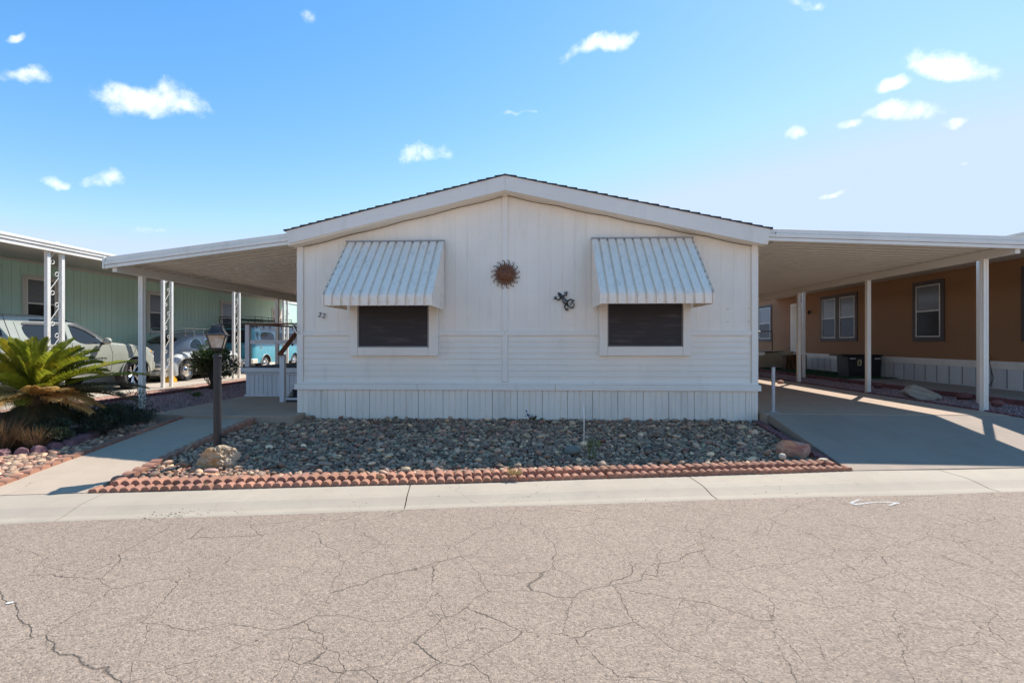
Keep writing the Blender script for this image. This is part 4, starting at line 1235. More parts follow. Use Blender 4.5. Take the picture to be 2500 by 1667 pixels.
def sash_window(parent, X, ya, yb_, z0, z1, sg, trim, sash, tw=.10, blind_frac=1.0, split=.5, sw=.03):
    """double-hung window on a wall at x=X facing sg; trim board, sash frames, two panes"""
    mb = MB(); e = .03
    for (a, b, c, d) in ((ya, yb_, z0, z0 + tw), (ya, yb_, z1 - tw, z1), (ya, ya + tw, z0 + tw + .001, z1 - tw - .001), (yb_ - tw, yb_, z0 + tw + .001, z1 - tw - .001)):
        mb.box(min(X, X + sg * e), max(X, X + sg * e), a, b, c, d)
    w = mb.build('window', trim, parent, bevel=.002)
    a, b, c, d = ya + tw, yb_ - tw, z0 + tw, z1 - tw
    zm = c + (d - c) * split
    mb = MB()
    for (q0, q1, r0, r1) in ((a + .001, a + sw, c + .001, d - .001), (b - sw, b - .001, c + .001, d - .001), (a + sw, b - sw, c + .001, c + sw), (a + sw, b - sw, d - sw, d - .001), (a + sw, b - sw, zm - sw * .6, zm + sw * .6)):
        mb.box(min(X + sg * .004, X + sg * .036), max(X + sg * .004, X + sg * .036), q0, q1, r0, r1)
    mb.build('sash_frame', sash, w, bevel=.002)
    for (r0, r1, m) in ((zm + sw * .6, d - sw, M['blind']), (c + sw, zm - sw * .6, M['glass_dark'])):
        MB().box(min(X + sg * .006, X + sg * .016), max(X + sg * .006, X + sg * .016), a + sw + .0, b - sw, r0 + .0, r1).build('glass_pane', m, w)
    return w
for ya, yb2 in [(at_x(a_, 750, GX)[1], at_x(b_, 750, GX)[1]) for a_, b_ in ((53, 141), (357, 406), (537, 579))]:
    sash_window(gh, GX + .005, ya, yb2, 1.58, 3.0, 1, M['cream_trim'], M['metal_white'], .085)
d0 = MB().box(GX, GX + .03, 23.4, 24.35, .75, 2.95).build('door', M['cream_trim'], gh, bevel=.004)
MB().box(GX + .03, GX + .045, 23.52, 24.23, .85, 2.85).build('door_panel', mat('pink_beige_door_paint', (.56, .45, .38), .5), d0)
MB().ball((GX + .07, 24.9, 2.75), (.05, .06, .06), 8, 6).build('wall_light', M['black_metal'], gh, smooth='all')
MB().box(GX, GX + .02, 21.6, 22.05, 1.98, 2.18).build('vent', M['cream_trim'], gh)
# its carport roof, open ironwork columns
gc = thing('carport', 'flat white carport roof of the mint green house over the parked vehicles', 'carport', (-9.7, 9, .12), 'carports')
GCX = -9.55; GCZ = 1.326 + .1845 * 9.7
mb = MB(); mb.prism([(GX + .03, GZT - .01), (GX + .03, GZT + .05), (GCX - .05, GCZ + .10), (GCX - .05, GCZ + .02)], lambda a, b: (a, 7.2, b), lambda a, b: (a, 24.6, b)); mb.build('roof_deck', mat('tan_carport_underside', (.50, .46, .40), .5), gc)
for k, (d0, d1, e) in enumerate(((.0, .075, 0), (.078, .13, .02), (.133, .185, .035))):
    MB().box(GCX - .05, GCX + .02 + e, 7.15, 24.62, GCZ + d0, GCZ + d1).build('gutter', M['metal_white'], gc, bevel=.004)
def iron_column(y, label):
    X = -9.63; zb_ = .12; zt = GCZ
    t = thing('ironwork_column', label, 'column', (X, y, zb_), 'ironwork columns of the green house carport')
    s = .30 / 2; w = .036
    for q in (-s, s):
        MB().box(X - w, X + w, y + q - w, y + q + w, zb_, zt).build('upright', M['cream_white'], t, bevel=.004)
    z = zb_ + .25
    while z < zt - .2:
        for (z0, flip) in ((z, 1), ):
            h = .52; c = .055; pts = []
            # S scroll
            a = s - .05
            for th in np.linspace(2.2 * PI, 0, 16): 
                r = c * (1 - .55 * th / (2.2 * PI)); pts.append((X, y - a + c * .9 + r * math.cos(th + PI), z0 + .08 + r * math.sin(th + PI)))
            q = [(X, y - a + c * .9 + (c * 1.0) * math.cos(PI), z0 + .09), (X, y - a + .02, z0 + .16), (X, y, z0 + h / 2 + .01), (X, y + a - .02, z0 + h - .13)]
            pts = pts + q
            for th in np.linspace(0, 2.2 * PI, 16):
                r = c * (1 - .55 * th / (2.2 * PI)); pts.append((X, y + a - c * .9 + r * math.cos(th), z0 + h - .07 + r * math.sin(th)))
            MB().tube(pts, .0085, 5).build('scroll', M['cream_white'], t, smooth='all')
        z += .62
    MB().box(X - .05, X + .05, y - s - .05, y + s + .05, zt - .012, zt + .0).build('top_plate', M['metal_white'], t)
M['cream_white'] = mat('cream_enamel_ironwork', (.80, .76, .68), .4, var=.05, bump=.03, dirt=((.35, .18, .08), .4, 12, (1, 1, .6)))
iron_column(9.56, 'white scroll ironwork carport column in front of the pickup truck')
iron_column(12.63, 'white scroll ironwork carport column in front of the rear of the silver car')
iron_column(15.68, 'white scroll ironwork carport column between the lamp post and the porch')
iron_column(18.89, 'white scroll ironwork carport column seen through the porch railing')
# bright wall of the next building beyond
fb_ = thing('far_building', 'plain sunlit white building wall beyond the mint green house', 'building', (-14, 31, .1))
MB().box(-19, -11.2, 31, 44, .1, 4.2).build('wall', M['metal_white'], fb_)
MB().prism([(-19.3, 4.2), (-15, 5.0), (-10.9, 4.2)], lambda a, b: (a, 30.7, b), lambda a, b: (a, 44.3, b)).build('roof', M['metal_white'], fb_)

# brick paver strip (pieces too many and thin in the picture to pick apart singly beyond the first 280)
pav = thing('paver_strip', None, None, (-9.1, 9, .09)); pav['kind'] = 'structure'
M['paver'] = edging_mat('pink_brick_paver', (.42, .235, .17), (.38, .25, .2), .12)
pme = MB().box(-.097, .097, -.047, .047, -.05, 0).mesh('paver_brick', [M['paver']])
cnt = 0; far = MB(); row = 0; y = 8.2
while y < 26:
    for k in range(4):
        x = -9.46 + .1 + k * .2 + (.1 if row % 2 else 0) - .02
        if x > -8.8: continue
        if cnt < 280:
            o = bpy.data.objects.new('paver_brick', pme); C.objects.link(o); o.parent = pav
            o.location = (x + 9.1, y - 9, .105 - .09 + random.uniform(-.003, .003)); o.rotation_euler = (0, 0, random.uniform(-.01, .01)); cnt += 1
        else: far.box(x - .097, x + .097, y - .047, y + .047, .05, .105 + random.uniform(-.003, .003))
    y += .1; row += 1
o = far.build('paver_bricks', M['paver'], pav, fix=False); o['kind'] = 'stuff'

# ------------------------------------------------------------------ vehicles
def car_paint(name, base, rough=.28, metal=0.0, coat=1.0, fl=.04):
    return mat(name, base, rough, metal, var=fl, vs=1.5, fine=.02, bump=.0, coat=coat)
M['tyre'] = mat('tyre_rubber', (.035, .033, .032), .8, var=.15, bump=.3, bs=90)
M['car_black'] = mat('black_car_plastic', (.022, .022, .024), .45, bump=.05)
M['chrome'] = mat('chrome', (.75, .75, .76), .12, 1.0, var=.03, fine=.0, bump=0)
M['car_glass'] = mat('tinted_car_glass', (.02, .022, .026), .06, var=.0, fine=0, bump=0, spec=.5)
M['under'] = mat('dark_underbody', (.012, .012, .012), .9, bump=.1)
M['alloy'] = mat('machined_alloy', (.62, .61, .60), .28, .8, var=.05, bump=0)
def loft(us, zb, zt, hw, rc, crown, xc=0.0, ns=9, nc=4, nt=4):
    rings = []
    for u in us:
        b, t = zb(u), zt(u); r = min(rc(u) if callable(rc) else rc, (t - b) * .45)
        side = []
        for i in range(ns + 1):
            z = b + (t - r - b) * i / ns; side.append((hw(u, z), z))
        x0 = hw(u, t - r)
        r2 = min(r, x0 * .6)
        for i in range(1, nc + 1):
            a = PI / 2 * i / nc; side.append((x0 - r2 * (1 - math.cos(a)), t - r + r * math.sin(a)))
        xe = x0 - r2
        for i in range(1, nt + 1):
            x = xe * (1 - i / nt); side.append((x, t + crown * (1 - (x / max(xe, .01)) ** 2)))
        ring = [(x, z) for x, z in side] + [(-x, z) for x, z in side[:-1][::-1]]
        rings.append([(xc + x, u, z) for x, z in ring])
    return rings
def body_mesh(mb, rings, n_mat_bottom=None):
    n = len(rings[0])
    for i in range(len(rings) - 1):
        for j in range(n - 1):
            mb.face(rings[i][j], rings[i][j + 1], rings[i + 1][j + 1], rings[i + 1][j])
        if n_mat_bottom is not None: mb.cm = n_mat_bottom
        mb.face(rings[i][n - 1], rings[i][0], rings[i + 1][0], rings[i + 1][n - 1]); mb.cm = 0
    mb.face(*rings[0]); mb.face(*rings[-1])
def side_panel(name, poly, hw, off, matl, parent, sides=(1, -1), cuts=2, thick=0.0):
    """a patch that lies on the body side: poly of (u,z) pushed out to hw(u,z)+off"""
    for sg in sides:
        bm = bmesh.new()
        vs_ = [bm.verts.new((0, u, z)) for u, z in poly]
        bm.faces.new(vs_)
        bmesh.ops.triangulate(bm, faces=bm.faces)
        bmesh.ops.subdivide_edges(bm, edges=bm.edges, cuts=cuts, use_grid_fill=True)
        for v in bm.verts: v.co.x = sg * (hw(v.co.y, v.co.z) + off)
        me = bpy.data.meshes.new(name); bmesh.ops.recalc_face_normals(bm, faces=bm.faces); bm.to_mesh(me); bm.free(); me.materials.append(matl)
        me.polygons.foreach_set('use_smooth', [True] * len(me.polygons))
        link_mesh(name, me, parent, local=True)
def side_line(mb, pts, hw, off, r=.004, sides=(1, -1)):
    for sg in sides:
        P = []
        for (a, b) in zip(pts[:-1], pts[1:]):
            for k in range(5): 
                u = a[0] + (b[0] - a[0]) * k / 5; z = a[1] + (b[1] - a[1]) * k / 5; P.append((sg * (hw(u, z) + off), u, z))
        u, z = pts[-1]; P.append((sg * (hw(u, z) + off), u, z)); mb.tube(P, r, 4)
def smooth_poly(pts, n=3):
    """round an outline (Chaikin)"""
    for _ in range(n):
        q = []
        for a, b in zip(pts, pts[1:] + pts[:1]):
            q.append((a[0] * .78 + b[0] * .22, a[1] * .78 + b[1] * .22)); q.append((a[0] * .22 + b[0] * .78, a[1] * .22 + b[1] * .78))
        pts = q
    return pts
def wheel(parent, x, u, z, r, w, style, sg):
    """wheel disc with its tyre (and cap) as sub-parts; sg = outward side"""
    rr = r * (.64 if style == 'truck' else .60)
    mb = MB()
    e = w / 2
    if style == 'truck':
        mb.lathe([(rr, -e * .8), (rr * .93, -e * .8), (rr * .93, e * .55), (rr, e * .75), (rr * 1.0, e * .85)], (0, 0, 0), 28, 'x', cap=False)
        mb.lathe([(rr * .93, -.02), (.01, -.02)], (0, 0, 0), 20, 'x')
    else:
        mb.lathe([(rr, -e * .8), (rr, e * .8), (rr * .92, e * .85), (rr * .88, e * .45), (rr * .45, e * .4), (rr * .4, e * .6)], (0, 0, 0), 28, 'x')
    me = mb.mesh('wheel', [M['wheel_dark'] if style == 'truck' else M['wheel_' + style]], smooth=True)
    if sg < 0: me.transform(Matrix.Scale(-1, 4, (1, 0, 0)))
    o = bpy.data.objects.new('wheel', me); C.objects.link(o); o.parent = parent; o.location = (x, u, z)
    def subp(mb, nm, m, sm=True):
        me = mb.mesh(nm, [m], smooth=sm)
        if sg < 0: me.transform(Matrix.Scale(-1, 4, (1, 0, 0)))
        q = bpy.data.objects.new(nm, me); C.objects.link(q); q.parent = o
    mb = MB().lathe([(rr, -e * .8), (r * .93, -e), (r * .985, -e * .85), (r, -e * .4), (r, e * .4), (r * .985, e * .85), (r * .93, e), (rr * 1.08, e * .9), (rr, e * .8)], (0, 0, 0), 36, 'x', cap=False); subp(mb, 'tyre', M['tyre'])
    if style == 'truck':
        for k in range(6):
            a = 2 * PI * k / 6 + .3
            for d in (-.16, .16):
                mb = MB(); a0 = a + d * .55; a1 = a + d * 1.25
                P = lambda ang, rad, h: (h, rad * math.cos(ang), rad * math.sin(ang))
                mb.tube([P(a0, rr * .18, e * .35), P(a0, rr * .55, e * .5), P(a1, rr * .97, e * .75)], [.022, .018, .020], 4); subp(mb, 'spoke', M['alloy'], False)
        mb = MB().lathe([(rr * .26, -.03), (rr * .26, e * .45), (rr * .16, e * .6), (.005, e * .62)], (0, 0, 0), 16, 'x'); subp(mb, 'hub_cap', M['car_black'])
    else:
        mb = MB().lathe([(rr * .62, e * .45), (rr * .60, e * .62), (rr * .42, e * .98), (rr * .2, e * 1.15), (.004, e * 1.2)], (0, 0, 0), 24, 'x'); subp(mb, 'hub_cap', M['chrome'])
        mb = MB().lathe([(rr * 1.0, e * .82), (rr * 1.05, e * .92), (rr * .96, e * .98), (rr * .9, e * .8)], (0, 0, 0), 28, 'x', cap=False); subp(mb, 'trim_ring', M['chrome'])
    return o
M['wheel_dark'] = mat('dark_alloy_inner', (.03, .03, .032), .4, .3, bump=0)
M['wheel_beetle'] = mat('cream_steel_wheel', (.58, .50, .38), .35, bump=0)
M['wheel_van'] = mat('silver_steel_wheel', (.50, .49, .47), .3, .3, bump=0)

# --- pickup truck, nose pointing away from the street
truck = thing('pickup_truck', 'pale grey-green crew cab pickup truck under the mint green house carport', 'pickup truck', (-11.02, 7.57, .12))
M['truck_paint'] = car_paint('pale_grey_green_car_paint', (.35, .36, .295))
TT = ([0, .03, 1.6, 1.75, 2.3, 2.75, 3.05, 3.35, 3.62, 3.80, 4.1, 4.6, 5.0, 5.22, 5.33, 5.39], [1.55, 1.70, 1.74, 1.745, 1.76, 1.735, 1.66, 1.50, 1.32, 1.20, 1.17, 1.13, 1.07, .98, .86, .66])
def t_zt(u): return float(np.interp(u, *TT))
def arch(u, c, r, zc): 
    d = abs(u - c); return zc + math.sqrt(max(r * r - d * d, 0)) if d < r else 0
def t_zb(u): return max(.40 if u < 4.9 else .42, arch(u, 1.32, .46, .38), arch(u, 4.56, .46, .38))
def t_hw(u, z):
    b = .945 if u < 4.9 else .945 - .17 * ((u - 4.9) / .49) ** 2
    if u < .15: b -= .03 * (1 - u / .15)
    flare = .02 * math.exp(-((u - 4.56) / .42) ** 4) * math.exp(-((z - .75) / .25) ** 2) + .02 * math.exp(-((u - 1.32) / .42) ** 4) * math.exp(-((z - .75) / .25) ** 2)
    g = 1 - .035 * max(0, (.62 - z)) / .25
    if z > .93: g -= (z - .93) * .12
    if z > 1.16: g -= (z - 1.16) * .30
    return b * g + flare
us = sorted(set(list(np.linspace(0, 5.39, 60)) + list(np.linspace(.86, 1.78, 17)) + list(np.linspace(4.10, 5.02, 17)) + [5.3, 5.36]))
rings = loft(us, t_zb, t_zt, t_hw, lambda u: .10 if u < 3.5 else .07, .025)
mb = MB(); body_mesh(mb, rings, 1); mb.build('body', [M['truck_paint'], M['under']], truck, smooth=True, local=True)
wl = lambda n, p, off=.004: side_panel(n, smooth_poly(p, 2), t_hw, off, M['car_glass'], truck)
side_panel('topper_window', smooth_poly([(.2, 1.18), (1.45, 1.18), (1.52, 1.56), (.25, 1.56)], 2), t_hw, .004, M['car_black'], truck)
wl('rear_door_window', [(2.02, 1.20), (2.30, 1.16), (2.78, 1.16), (2.80, 1.57), (1.90, 1.57), (1.90, 1.35)])
wl('front_door_window', [(2.93, 1.155), (3.66, 1.155), (3.58, 1.24), (3.26, 1.47), (3.04, 1.56), (2.91, 1.57)])
side_panel('windshield_side_trim', [(2.1, 1.62), (2.85, 1.635), (3.1, 1.57), (3.40, 1.40), (3.70, 1.19), (3.74, 1.22), (3.45, 1.44), (3.12, 1.625), (2.8, 1.68), (2.1, 1.665)], t_hw, .005, M['car_black'], truck, cuts=1)
side_panel('window_trim', [(2.80, 1.17), (2.92, 1.17), (2.90, 1.57), (2.81, 1.57)], t_hw, .003, M['truck_paint'], truck)
side_panel('rain_guard', [(1.92, 1.55), (2.79, 1.55), (2.79, 1.60), (1.94, 1.60)], t_hw, .02, M['car_black'], truck)
side_panel('rain_guard', [(2.92, 1.545), (3.02, 1.545), (3.26, 1.455), (3.48, 1.30), (3.52, 1.32), (3.28, 1.49), (3.05, 1.59), (2.92, 1.59)], t_hw, .02, M['car_black'], truck, cuts=1)
def seams(lines, hw, parent, r=.004):
    for pts in lines:
        for sg in (1, -1):
            mb = MB(); side_line(mb, pts, hw, .001, r, (sg,)); mb.build('door_seam', M['car_black'], parent, local=True)
seams(([(1.80, .48), (1.78, 1.6)], [(2.84, .48), (2.86, 1.15)], [(3.84, .50), (3.88, .9), (3.82, 1.14)], [(1.86, .46), (3.84, .46)]), t_hw, truck)
seams(([(1.62, .5), (1.62, 1.72)],), t_hw, truck, .008)
for sg in (1, -1):
    mb = MB(); side_line(mb, [(1.9, .74), (3.4, .74), (3.6, .70), (3.75, .58)], t_hw, -.004, .012, (sg,)); mb.build('body_crease', M['truck_paint'], truck, local=True, smooth='all')
for sg in (1, -1):
    mb = MB().ball((sg * 1.09, 3.56, 1.215), (.10, .075, .085), 12, 8); mo = mb.build('side_mirror', M['truck_paint'], truck, smooth='all', local=True)
    MB().tube([(sg * .90, 3.6, 1.15), (sg * 1.04, 3.57, 1.16)], .03, 6).build('mirror_stalk', M['car_black'], mo, local=True)
    for hu in (2.72, 1.95 + .0):
        pass
    for hu in (2.55, 3.05):
        x_ = t_hw(hu, 1.02); MB().box(sg * (x_ + .01) - .012, sg * (x_ + .01) + .012, hu - .1, hu + .1, 1.0, 1.03).build('door_handle', M['truck_paint'], truck, local=True, bevel=.005)
    MB().ball((sg * .80, 5.13, .93), (.13, .17, .07), 10, 8).build('headlight', M['chrome'], truck, smooth='all', local=True)
    MB().ball((sg * .875, 5.08, .94), (.06, .12, .04), 8, 6).build('turn_signal', mat('amber_lens', (.75, .38, .02), .2, coat=1, bump=0), truck, smooth='all', local=True)
    # door lettering
    me = text_mesh('TACOMA', .068, .002, 0, M['car_black']); me.transform(Matrix.Scale(1.45, 4, (1, 0, 0)))
    mm = Matrix.Rotation(R(90), 4, 'X'); mm = Matrix.Rotation(R(90) * sg, 4, 'Z') @ mm; me.transform(mm)
    o = bpy.data.objects.new('door_lettering', me); C.objects.link(o); o.parent = truck; o.location = (sg * (t_hw(3.2, .82) + .003), 3.30 if sg > 0 else 3.8, .79)
MB().box(-.80, .80, 5.28, 5.42, .44, .66).build('front_bumper', M['truck_paint'], truck, local=True, bevel=.03)
# fender lip
for c in (1.32, 4.56):
    for sg in (1, -1):
        pts = [(sg * (t_hw(c, .75) + .004), c + .455 * math.cos(a), .38 + .455 * math.sin(a)) for a in np.linspace(-.05, PI + .05, 20)]
        MB().tube(pts, .018, 6).build('arch_trim', M['car_black'] if False else M['truck_paint'], truck, smooth='all', local=True)
        wheel(truck, sg * .83, c, .385, .385, .25, 'truck', sg)

# --- rounded compact car, tail towards the street
bt = thing('compact_car', 'rounded vintage silver and white car with chrome roof rack behind the pickup', 'car', (-11.38, 13.92, .12))
M['silver_paint'] = car_paint('silver_blue_car_paint', (.30, .345, .385), .38, .0, .6)
M['white_paint'] = car_paint('pale_white_car_paint', (.50, .52, .50), .3)
BT_ = ([.10, .14, .22, .42, .68, .95, 1.25, 1.55, 1.9, 2.25, 2.52, 2.68, 2.86, 3.02, 3.3, 3.6, 3.82, 3.95, 4.0], [.42, .58, .72, .95, 1.16, 1.31, 1.41, 1.47, 1.495, 1.47, 1.42, 1.34, 1.14, .97, .92, .83, .70, .52, .42])
def b_zt(u): return float(np.interp(u, *BT_))
def b_zb(u): return .26 + (.12 if u < .3 or u > 3.7 else 0)
def b_hw(u, z):
    m = min(1, max(0, (u + .12) / 1.35)); n_ = min(1, max(0, (4.15 - u) / 1.35))
    b = .70 * (1 - (1 - m) ** 2.4) ** .5 * (1 - (1 - n_) ** 2.6) ** .5
    b = max(b, .12)
    if z > .88: b -= (z - .88) ** 1.25 * .42 * (b / .7)
    return max(b, .06)
us = sorted(set(list(np.linspace(.1, 4.0, 52)) + [.12, .14, .18, 3.97]))
rings = loft(us, b_zb, b_zt, b_hw, lambda u: .20, .03)
mb = MB(); n = len(rings[0])
for i in range(len(rings) - 1):
    u = rings[i][0][1]
    split = float(np.interp(u, [0, .9, 1.3, 1.8, 2.9, 3.4], [.10, .62, .86, .92, .92, .95]))
    for j in range(n - 1):
        z = (rings[i][j][2] + rings[i][j + 1][2]) / 2
        mb.cm = 0 if (z > split and u < 3.0) else 1
        mb.face(rings[i][j], rings[i][j + 1], rings[i + 1][j + 1], rings[i + 1][j])
    mb.cm = 2; mb.face(rings[i][n - 1], rings[i][0], rings[i + 1][0], rings[i + 1][n - 1])
mb.cm = 0; mb.face(*rings[0]); mb.cm = 1; mb.face(*rings[-1])
mb.build('body', [M['silver_paint'], M['white_paint'], M['under']], bt, smooth='all', local=True)
def bpanel(n_, p, m, off=.004, it=2): side_panel(n_, smooth_poly(p, it), b_hw, off, m, bt)
bpanel('rear_quarter_window_trim', [(1.065, .955), (1.722, .95), (1.683, 1.29), (1.42, 1.297), (1.145, 1.17)], M['chrome'], .003)
bpanel('rear_quarter_window', [(1.08, .965), (1.71, .96), (1.67, 1.28), (1.42, 1.285), (1.16, 1.16)], M['car_glass'], .006)
bpanel('door_window_trim', [(1.858, .94), (2.572, .94), (2.405, 1.292), (1.876, 1.302)], M['chrome'], .003)
bpanel('door_window', [(1.87, .95), (2.55, .95), (2.39, 1.28), (1.89, 1.29)], M['car_glass'], .006)
seams(([(1.79, .36), (1.79, .9), (1.80, 1.34)], [(2.72, .36), (2.72, .94)]), b_hw, bt, .005)
for sg in (1, -1):
    mb = MB(); side_line(mb, [(.75, .68), (1.1, .86), (1.6, .915), (2.9, .92)], b_hw, .004, .008, (sg,)); mb.build('belt_moulding', M['chrome'], bt, local=True, smooth='all')
def top_surf(u, x, off=.006):
    """a point on the car's upper skin above lateral x"""
    t = b_zt(u); r = .20; x0 = b_hw(u, t - r); r2 = min(r, x0 * .6); xe = x0 - r2
    ax = abs(x)
    if ax <= xe: return (x, u, t + .03 * (1 - (ax / xe) ** 2) + off)
    a = math.acos(max(min(1 - (x0 - ax - 0) / r2, 1), -1)) if False else math.acos(max(min((ax - xe) / r2, 1), -1))
    return (x * 1.0, u, t - r + r * math.sin(a) + off)
# rear window: oval patch on the sloping tail, and engine lid
def top_patch(nm, u0, u1, w0, w1, m, off):
    mb = MB(); rows = []
    for i in range(9):
        u = u0 + (u1 - u0) * i / 8; e = math.sin(PI * min(max(i / 8, .0), 1)) ** .35 if True else 1
        w = (w0 + (w1 - w0) * i / 8) * max(e, .45)
        rows.append([top_surf(u, w * (j / 6 - 1), off) for j in range(13)])
    mb.grid(rows); mb.build(nm, m, bt, smooth='all', local=True, fix=False)
top_patch('rear_window_trim', .60, .99, .44, .46, M['car_black'], .008)
top_patch('rear_window', .63, .96, .41, .43, M['car_glass'], .013)
for sg in (1, -1):
    MB().tube([top_surf(u, sg * (.30 + .04 * math.sin((u - .1) * 5)), .008) for u in np.linspace(.2, .55, 7)], .004, 4).build('engine_lid_seam', M['car_black'], bt, local=True)
# bulging fenders
def fender(cu, r_in, r_out, back, m, sg, xin, xout):
    mb = MB(); rows = []
    for k in range(19):
        th = -.35 + (PI + .7) * k / 18
        ring = []
        for i in range(7):
            a = i / 6 * PI / 2
            x = xin + (xout - xin) * math.sin(a)
            rad = r_in + (r_out - r_in) * math.cos(a)
            ring.append((sg * x, cu + rad * math.cos(th) * (1.12 if math.cos(th) * back > 0 else 1.0), .33 + rad * math.sin(th)))
        ring.append((sg * (xout - .015), cu + (r_in - .015) * math.cos(th) * (1.12 if math.cos(th) * back > 0 else 1.0), .33 + (r_in - .015) * math.sin(th)))
        rows.append(ring)
    mb.grid(rows); mb.build('fender', m, bt, smooth='all', local=True, fix=False)
for sg in (1, -1):
    fender(.83, .375, .62, -1, M['white_paint'], sg, .42, .80)
    fender(3.23, .375, .60, 1, M['white_paint'], sg, .42, .80)
    MB().box(sg * .70 - .09, sg * .70 + .09, 1.2, 2.85, .26, .30).build('running_board', M['car_black'], bt, local=True, bevel=.01)
    MB().ball((sg * .60, .36, .66), (.055, .05, .09), 8, 8).build('tail_light', mat('red_tail_lens', (.35, .02, .015), .2, coat=1, bump=0), bt, smooth='all', local=True)
    MB().ball((sg * .62, 3.72, .70), (.09, .09, .10), 10, 8).build('headlight', M['chrome'], bt, smooth='all', local=True)
    for cu in (.83, 3.23): wheel(bt, sg * .68, cu, .325, .325, .17, 'beetle', sg)
for u_, z_ in ((-.02, .42), (4.08, .42)):
    s_ = -1 if u_ < 1 else 1
    mb = MB().tube([(-.72, u_ - s_ * .22, z_), (-.66, u_ - s_ * .04, z_), (-.3, u_ + s_ * .02, z_), (.3, u_ + s_ * .02, z_), (.66, u_ - s_ * .04, z_), (.72, u_ - s_ * .22, z_)], .035, 8, flat=((0, 0, 1), 1.5))
    mb.tube([(-.62, u_ - s_ * .03, z_ + .11), (.62, u_ - s_ * .03, z_ + .11)], .012, 6)
    for q in (-.32, .32): mb.tube([(q, u_, z_ - .06), (q, u_ + s_ * .02, z_ + .14)], .018, 6)
    mb.build('bumper', M['chrome'], bt, smooth='all', local=True)
MB().box(-.45, .45, .02, .5, .2, .34).build('rear_apron', M['white_paint'], bt, local=True, bevel=.03)
# chrome roof rack
rk = MB(); zt_ = 1.62; X_ = .50
rk.tube([(-X_, 1.0, zt_), (X_, 1.0, zt_), (X_ + .03, 1.04, zt_), (X_ + .03, 2.36, zt_), (X_, 2.4, zt_), (-X_, 2.4, zt_), (-X_ - .03, 2.36, zt_), (-X_ - .03, 1.04, zt_)], .0095, 6, closed=True)
rk.tube([(-X_, 1.0, zt_ - .07), (X_, 1.0, zt_ - .07), (X_, 2.4, zt_ - .07), (-X_, 2.4, zt_ - .07)], .007, 5, closed=True)
for y in (1.02, 1.45, 1.9, 2.36):
    for s_ in (1, -1):
        rk.tube([(s_ * (X_ + .03), y, zt_), (s_ * (X_ + .05), y + .01, zt_ - .12), (s_ * (X_ + .07), y + .02, 1.36)], .008, 5)
for x in np.linspace(-.4, .4, 5): rk.tube([(x, 1.0, zt_ - .07), (x, 2.4, zt_ - .07)], .006, 5)
rk.build('roof_rack', M['chrome'], bt, smooth='all', local=True)
# yellow wheel chock
wc = at_z(431, 931, .125)
ck = thing('wheel_chock', 'bright yellow plastic wheel chock beside the rear wheel of the silver car', 'wheel chock', (-10.72, 14.2, .12))
mb = MB(); mb.prism([(-.18, 0), (.16, 0), (.13, .08), (.02, .17), (-.06, .17)], lambda a, b: (-10.84, 14.18 + a, .12 + b), lambda a, b: (-10.60, 14.18 + a, .12 + b)); mb.build('chock_body', mat('yellow_plastic', (.85, .42, .02), .4, bump=.05), ck, bevel=.012)

# --- blue vintage van beyond the porch, tail towards the street
vn = thing('vintage_van', 'light blue vintage van with dark roof and roof rack seen through the porch rails', 'van', (-11.48, 18.32, .12))
M['van_blue'] = car_paint('light_blue_car_paint', (.11, .42, .52), .3)
M['van_roof'] = car_paint('dark_slate_blue_car_paint', (.035, .07, .09), .35)
def v_zt(u): return float(np.interp(u, [0, .04, .12, .3, .8, 2.2, 3.8, 4.2, 4.4, 4.48], [1.25, 1.60, 1.76, 1.87, 1.92, 1.94, 1.90, 1.75, 1.45, 1.0]))
def v_zb(u): return max(.36, arch(u, .98, .37, .33), arch(u, 3.38, .37, .33))
def v_hw(u, z):
    e = min(1, (u + .02) / .24); f = min(1, (4.5 - u) / .3)
    b = .86 * (1 - .16 * (1 - e) ** 2) * (1 - .2 * (1 - f) ** 2)
    if z > 1.12: b -= (z - 1.12) * .13
    if z < .6: b -= (.6 - z) * .12
    return b
us = sorted(set(list(np.linspace(0, 4.48, 46)) + [.02, .05, .08] + list(np.linspace(.61, 1.35, 15)) + list(np.linspace(3.0, 3.75, 15))))
rings = loft(us, v_zb, v_zt, v_hw, lambda u: .17, .03)
mb = MB(); n = len(rings[0])
for i in range(len(rings) - 1):
    for j in range(n - 1):
        z = (rings[i][j][2] + rings[i][j + 1][2]) / 2
        mb.cm = 1 if z > 1.66 else 0
        mb.face(rings[i][j], rings[i][j + 1], rings[i + 1][j + 1], rings[i + 1][j])
    mb.cm = 2; mb.face(rings[i][n - 1], rings[i][0], rings[i + 1][0], rings[i + 1][n - 1])
mb.cm = 0; mb.face(*rings[0]); mb.face(*rings[-1])
mb.build('body', [M['van_blue'], M['van_roof'], M['under']], vn, smooth=True, local=True)
for (a, b) in ((.62, 1.62), (1.72, 2.7), (2.8, 3.7)):
    side_panel('side_window', smooth_poly([(a, 1.18), (b, 1.18), (b, 1.58), (a, 1.58)], 2), v_hw, .004, M['car_glass'], vn)
mb = MB()
for k in range(8):
    for sg in (1, -1): mb.box(sg * (v_hw(.42, 1.35) + .004) - .006, sg * (v_hw(.42, 1.35) + .004) + .006, .34, .46, 1.19 + k * .05, 1.215 + k * .05)
mb.build('air_intake', M['car_black'], vn, local=True)
MB().box(-.60, .60, -.02, .06, 1.18, 1.62).build('rear_window', M['car_glass'], vn, local=True, bevel=.02)
MB().box(-.66, .66, -.012, .05, 1.14, 1.66).build('rear_window_trim', M['car_black'], vn, local=True, bevel=.02)
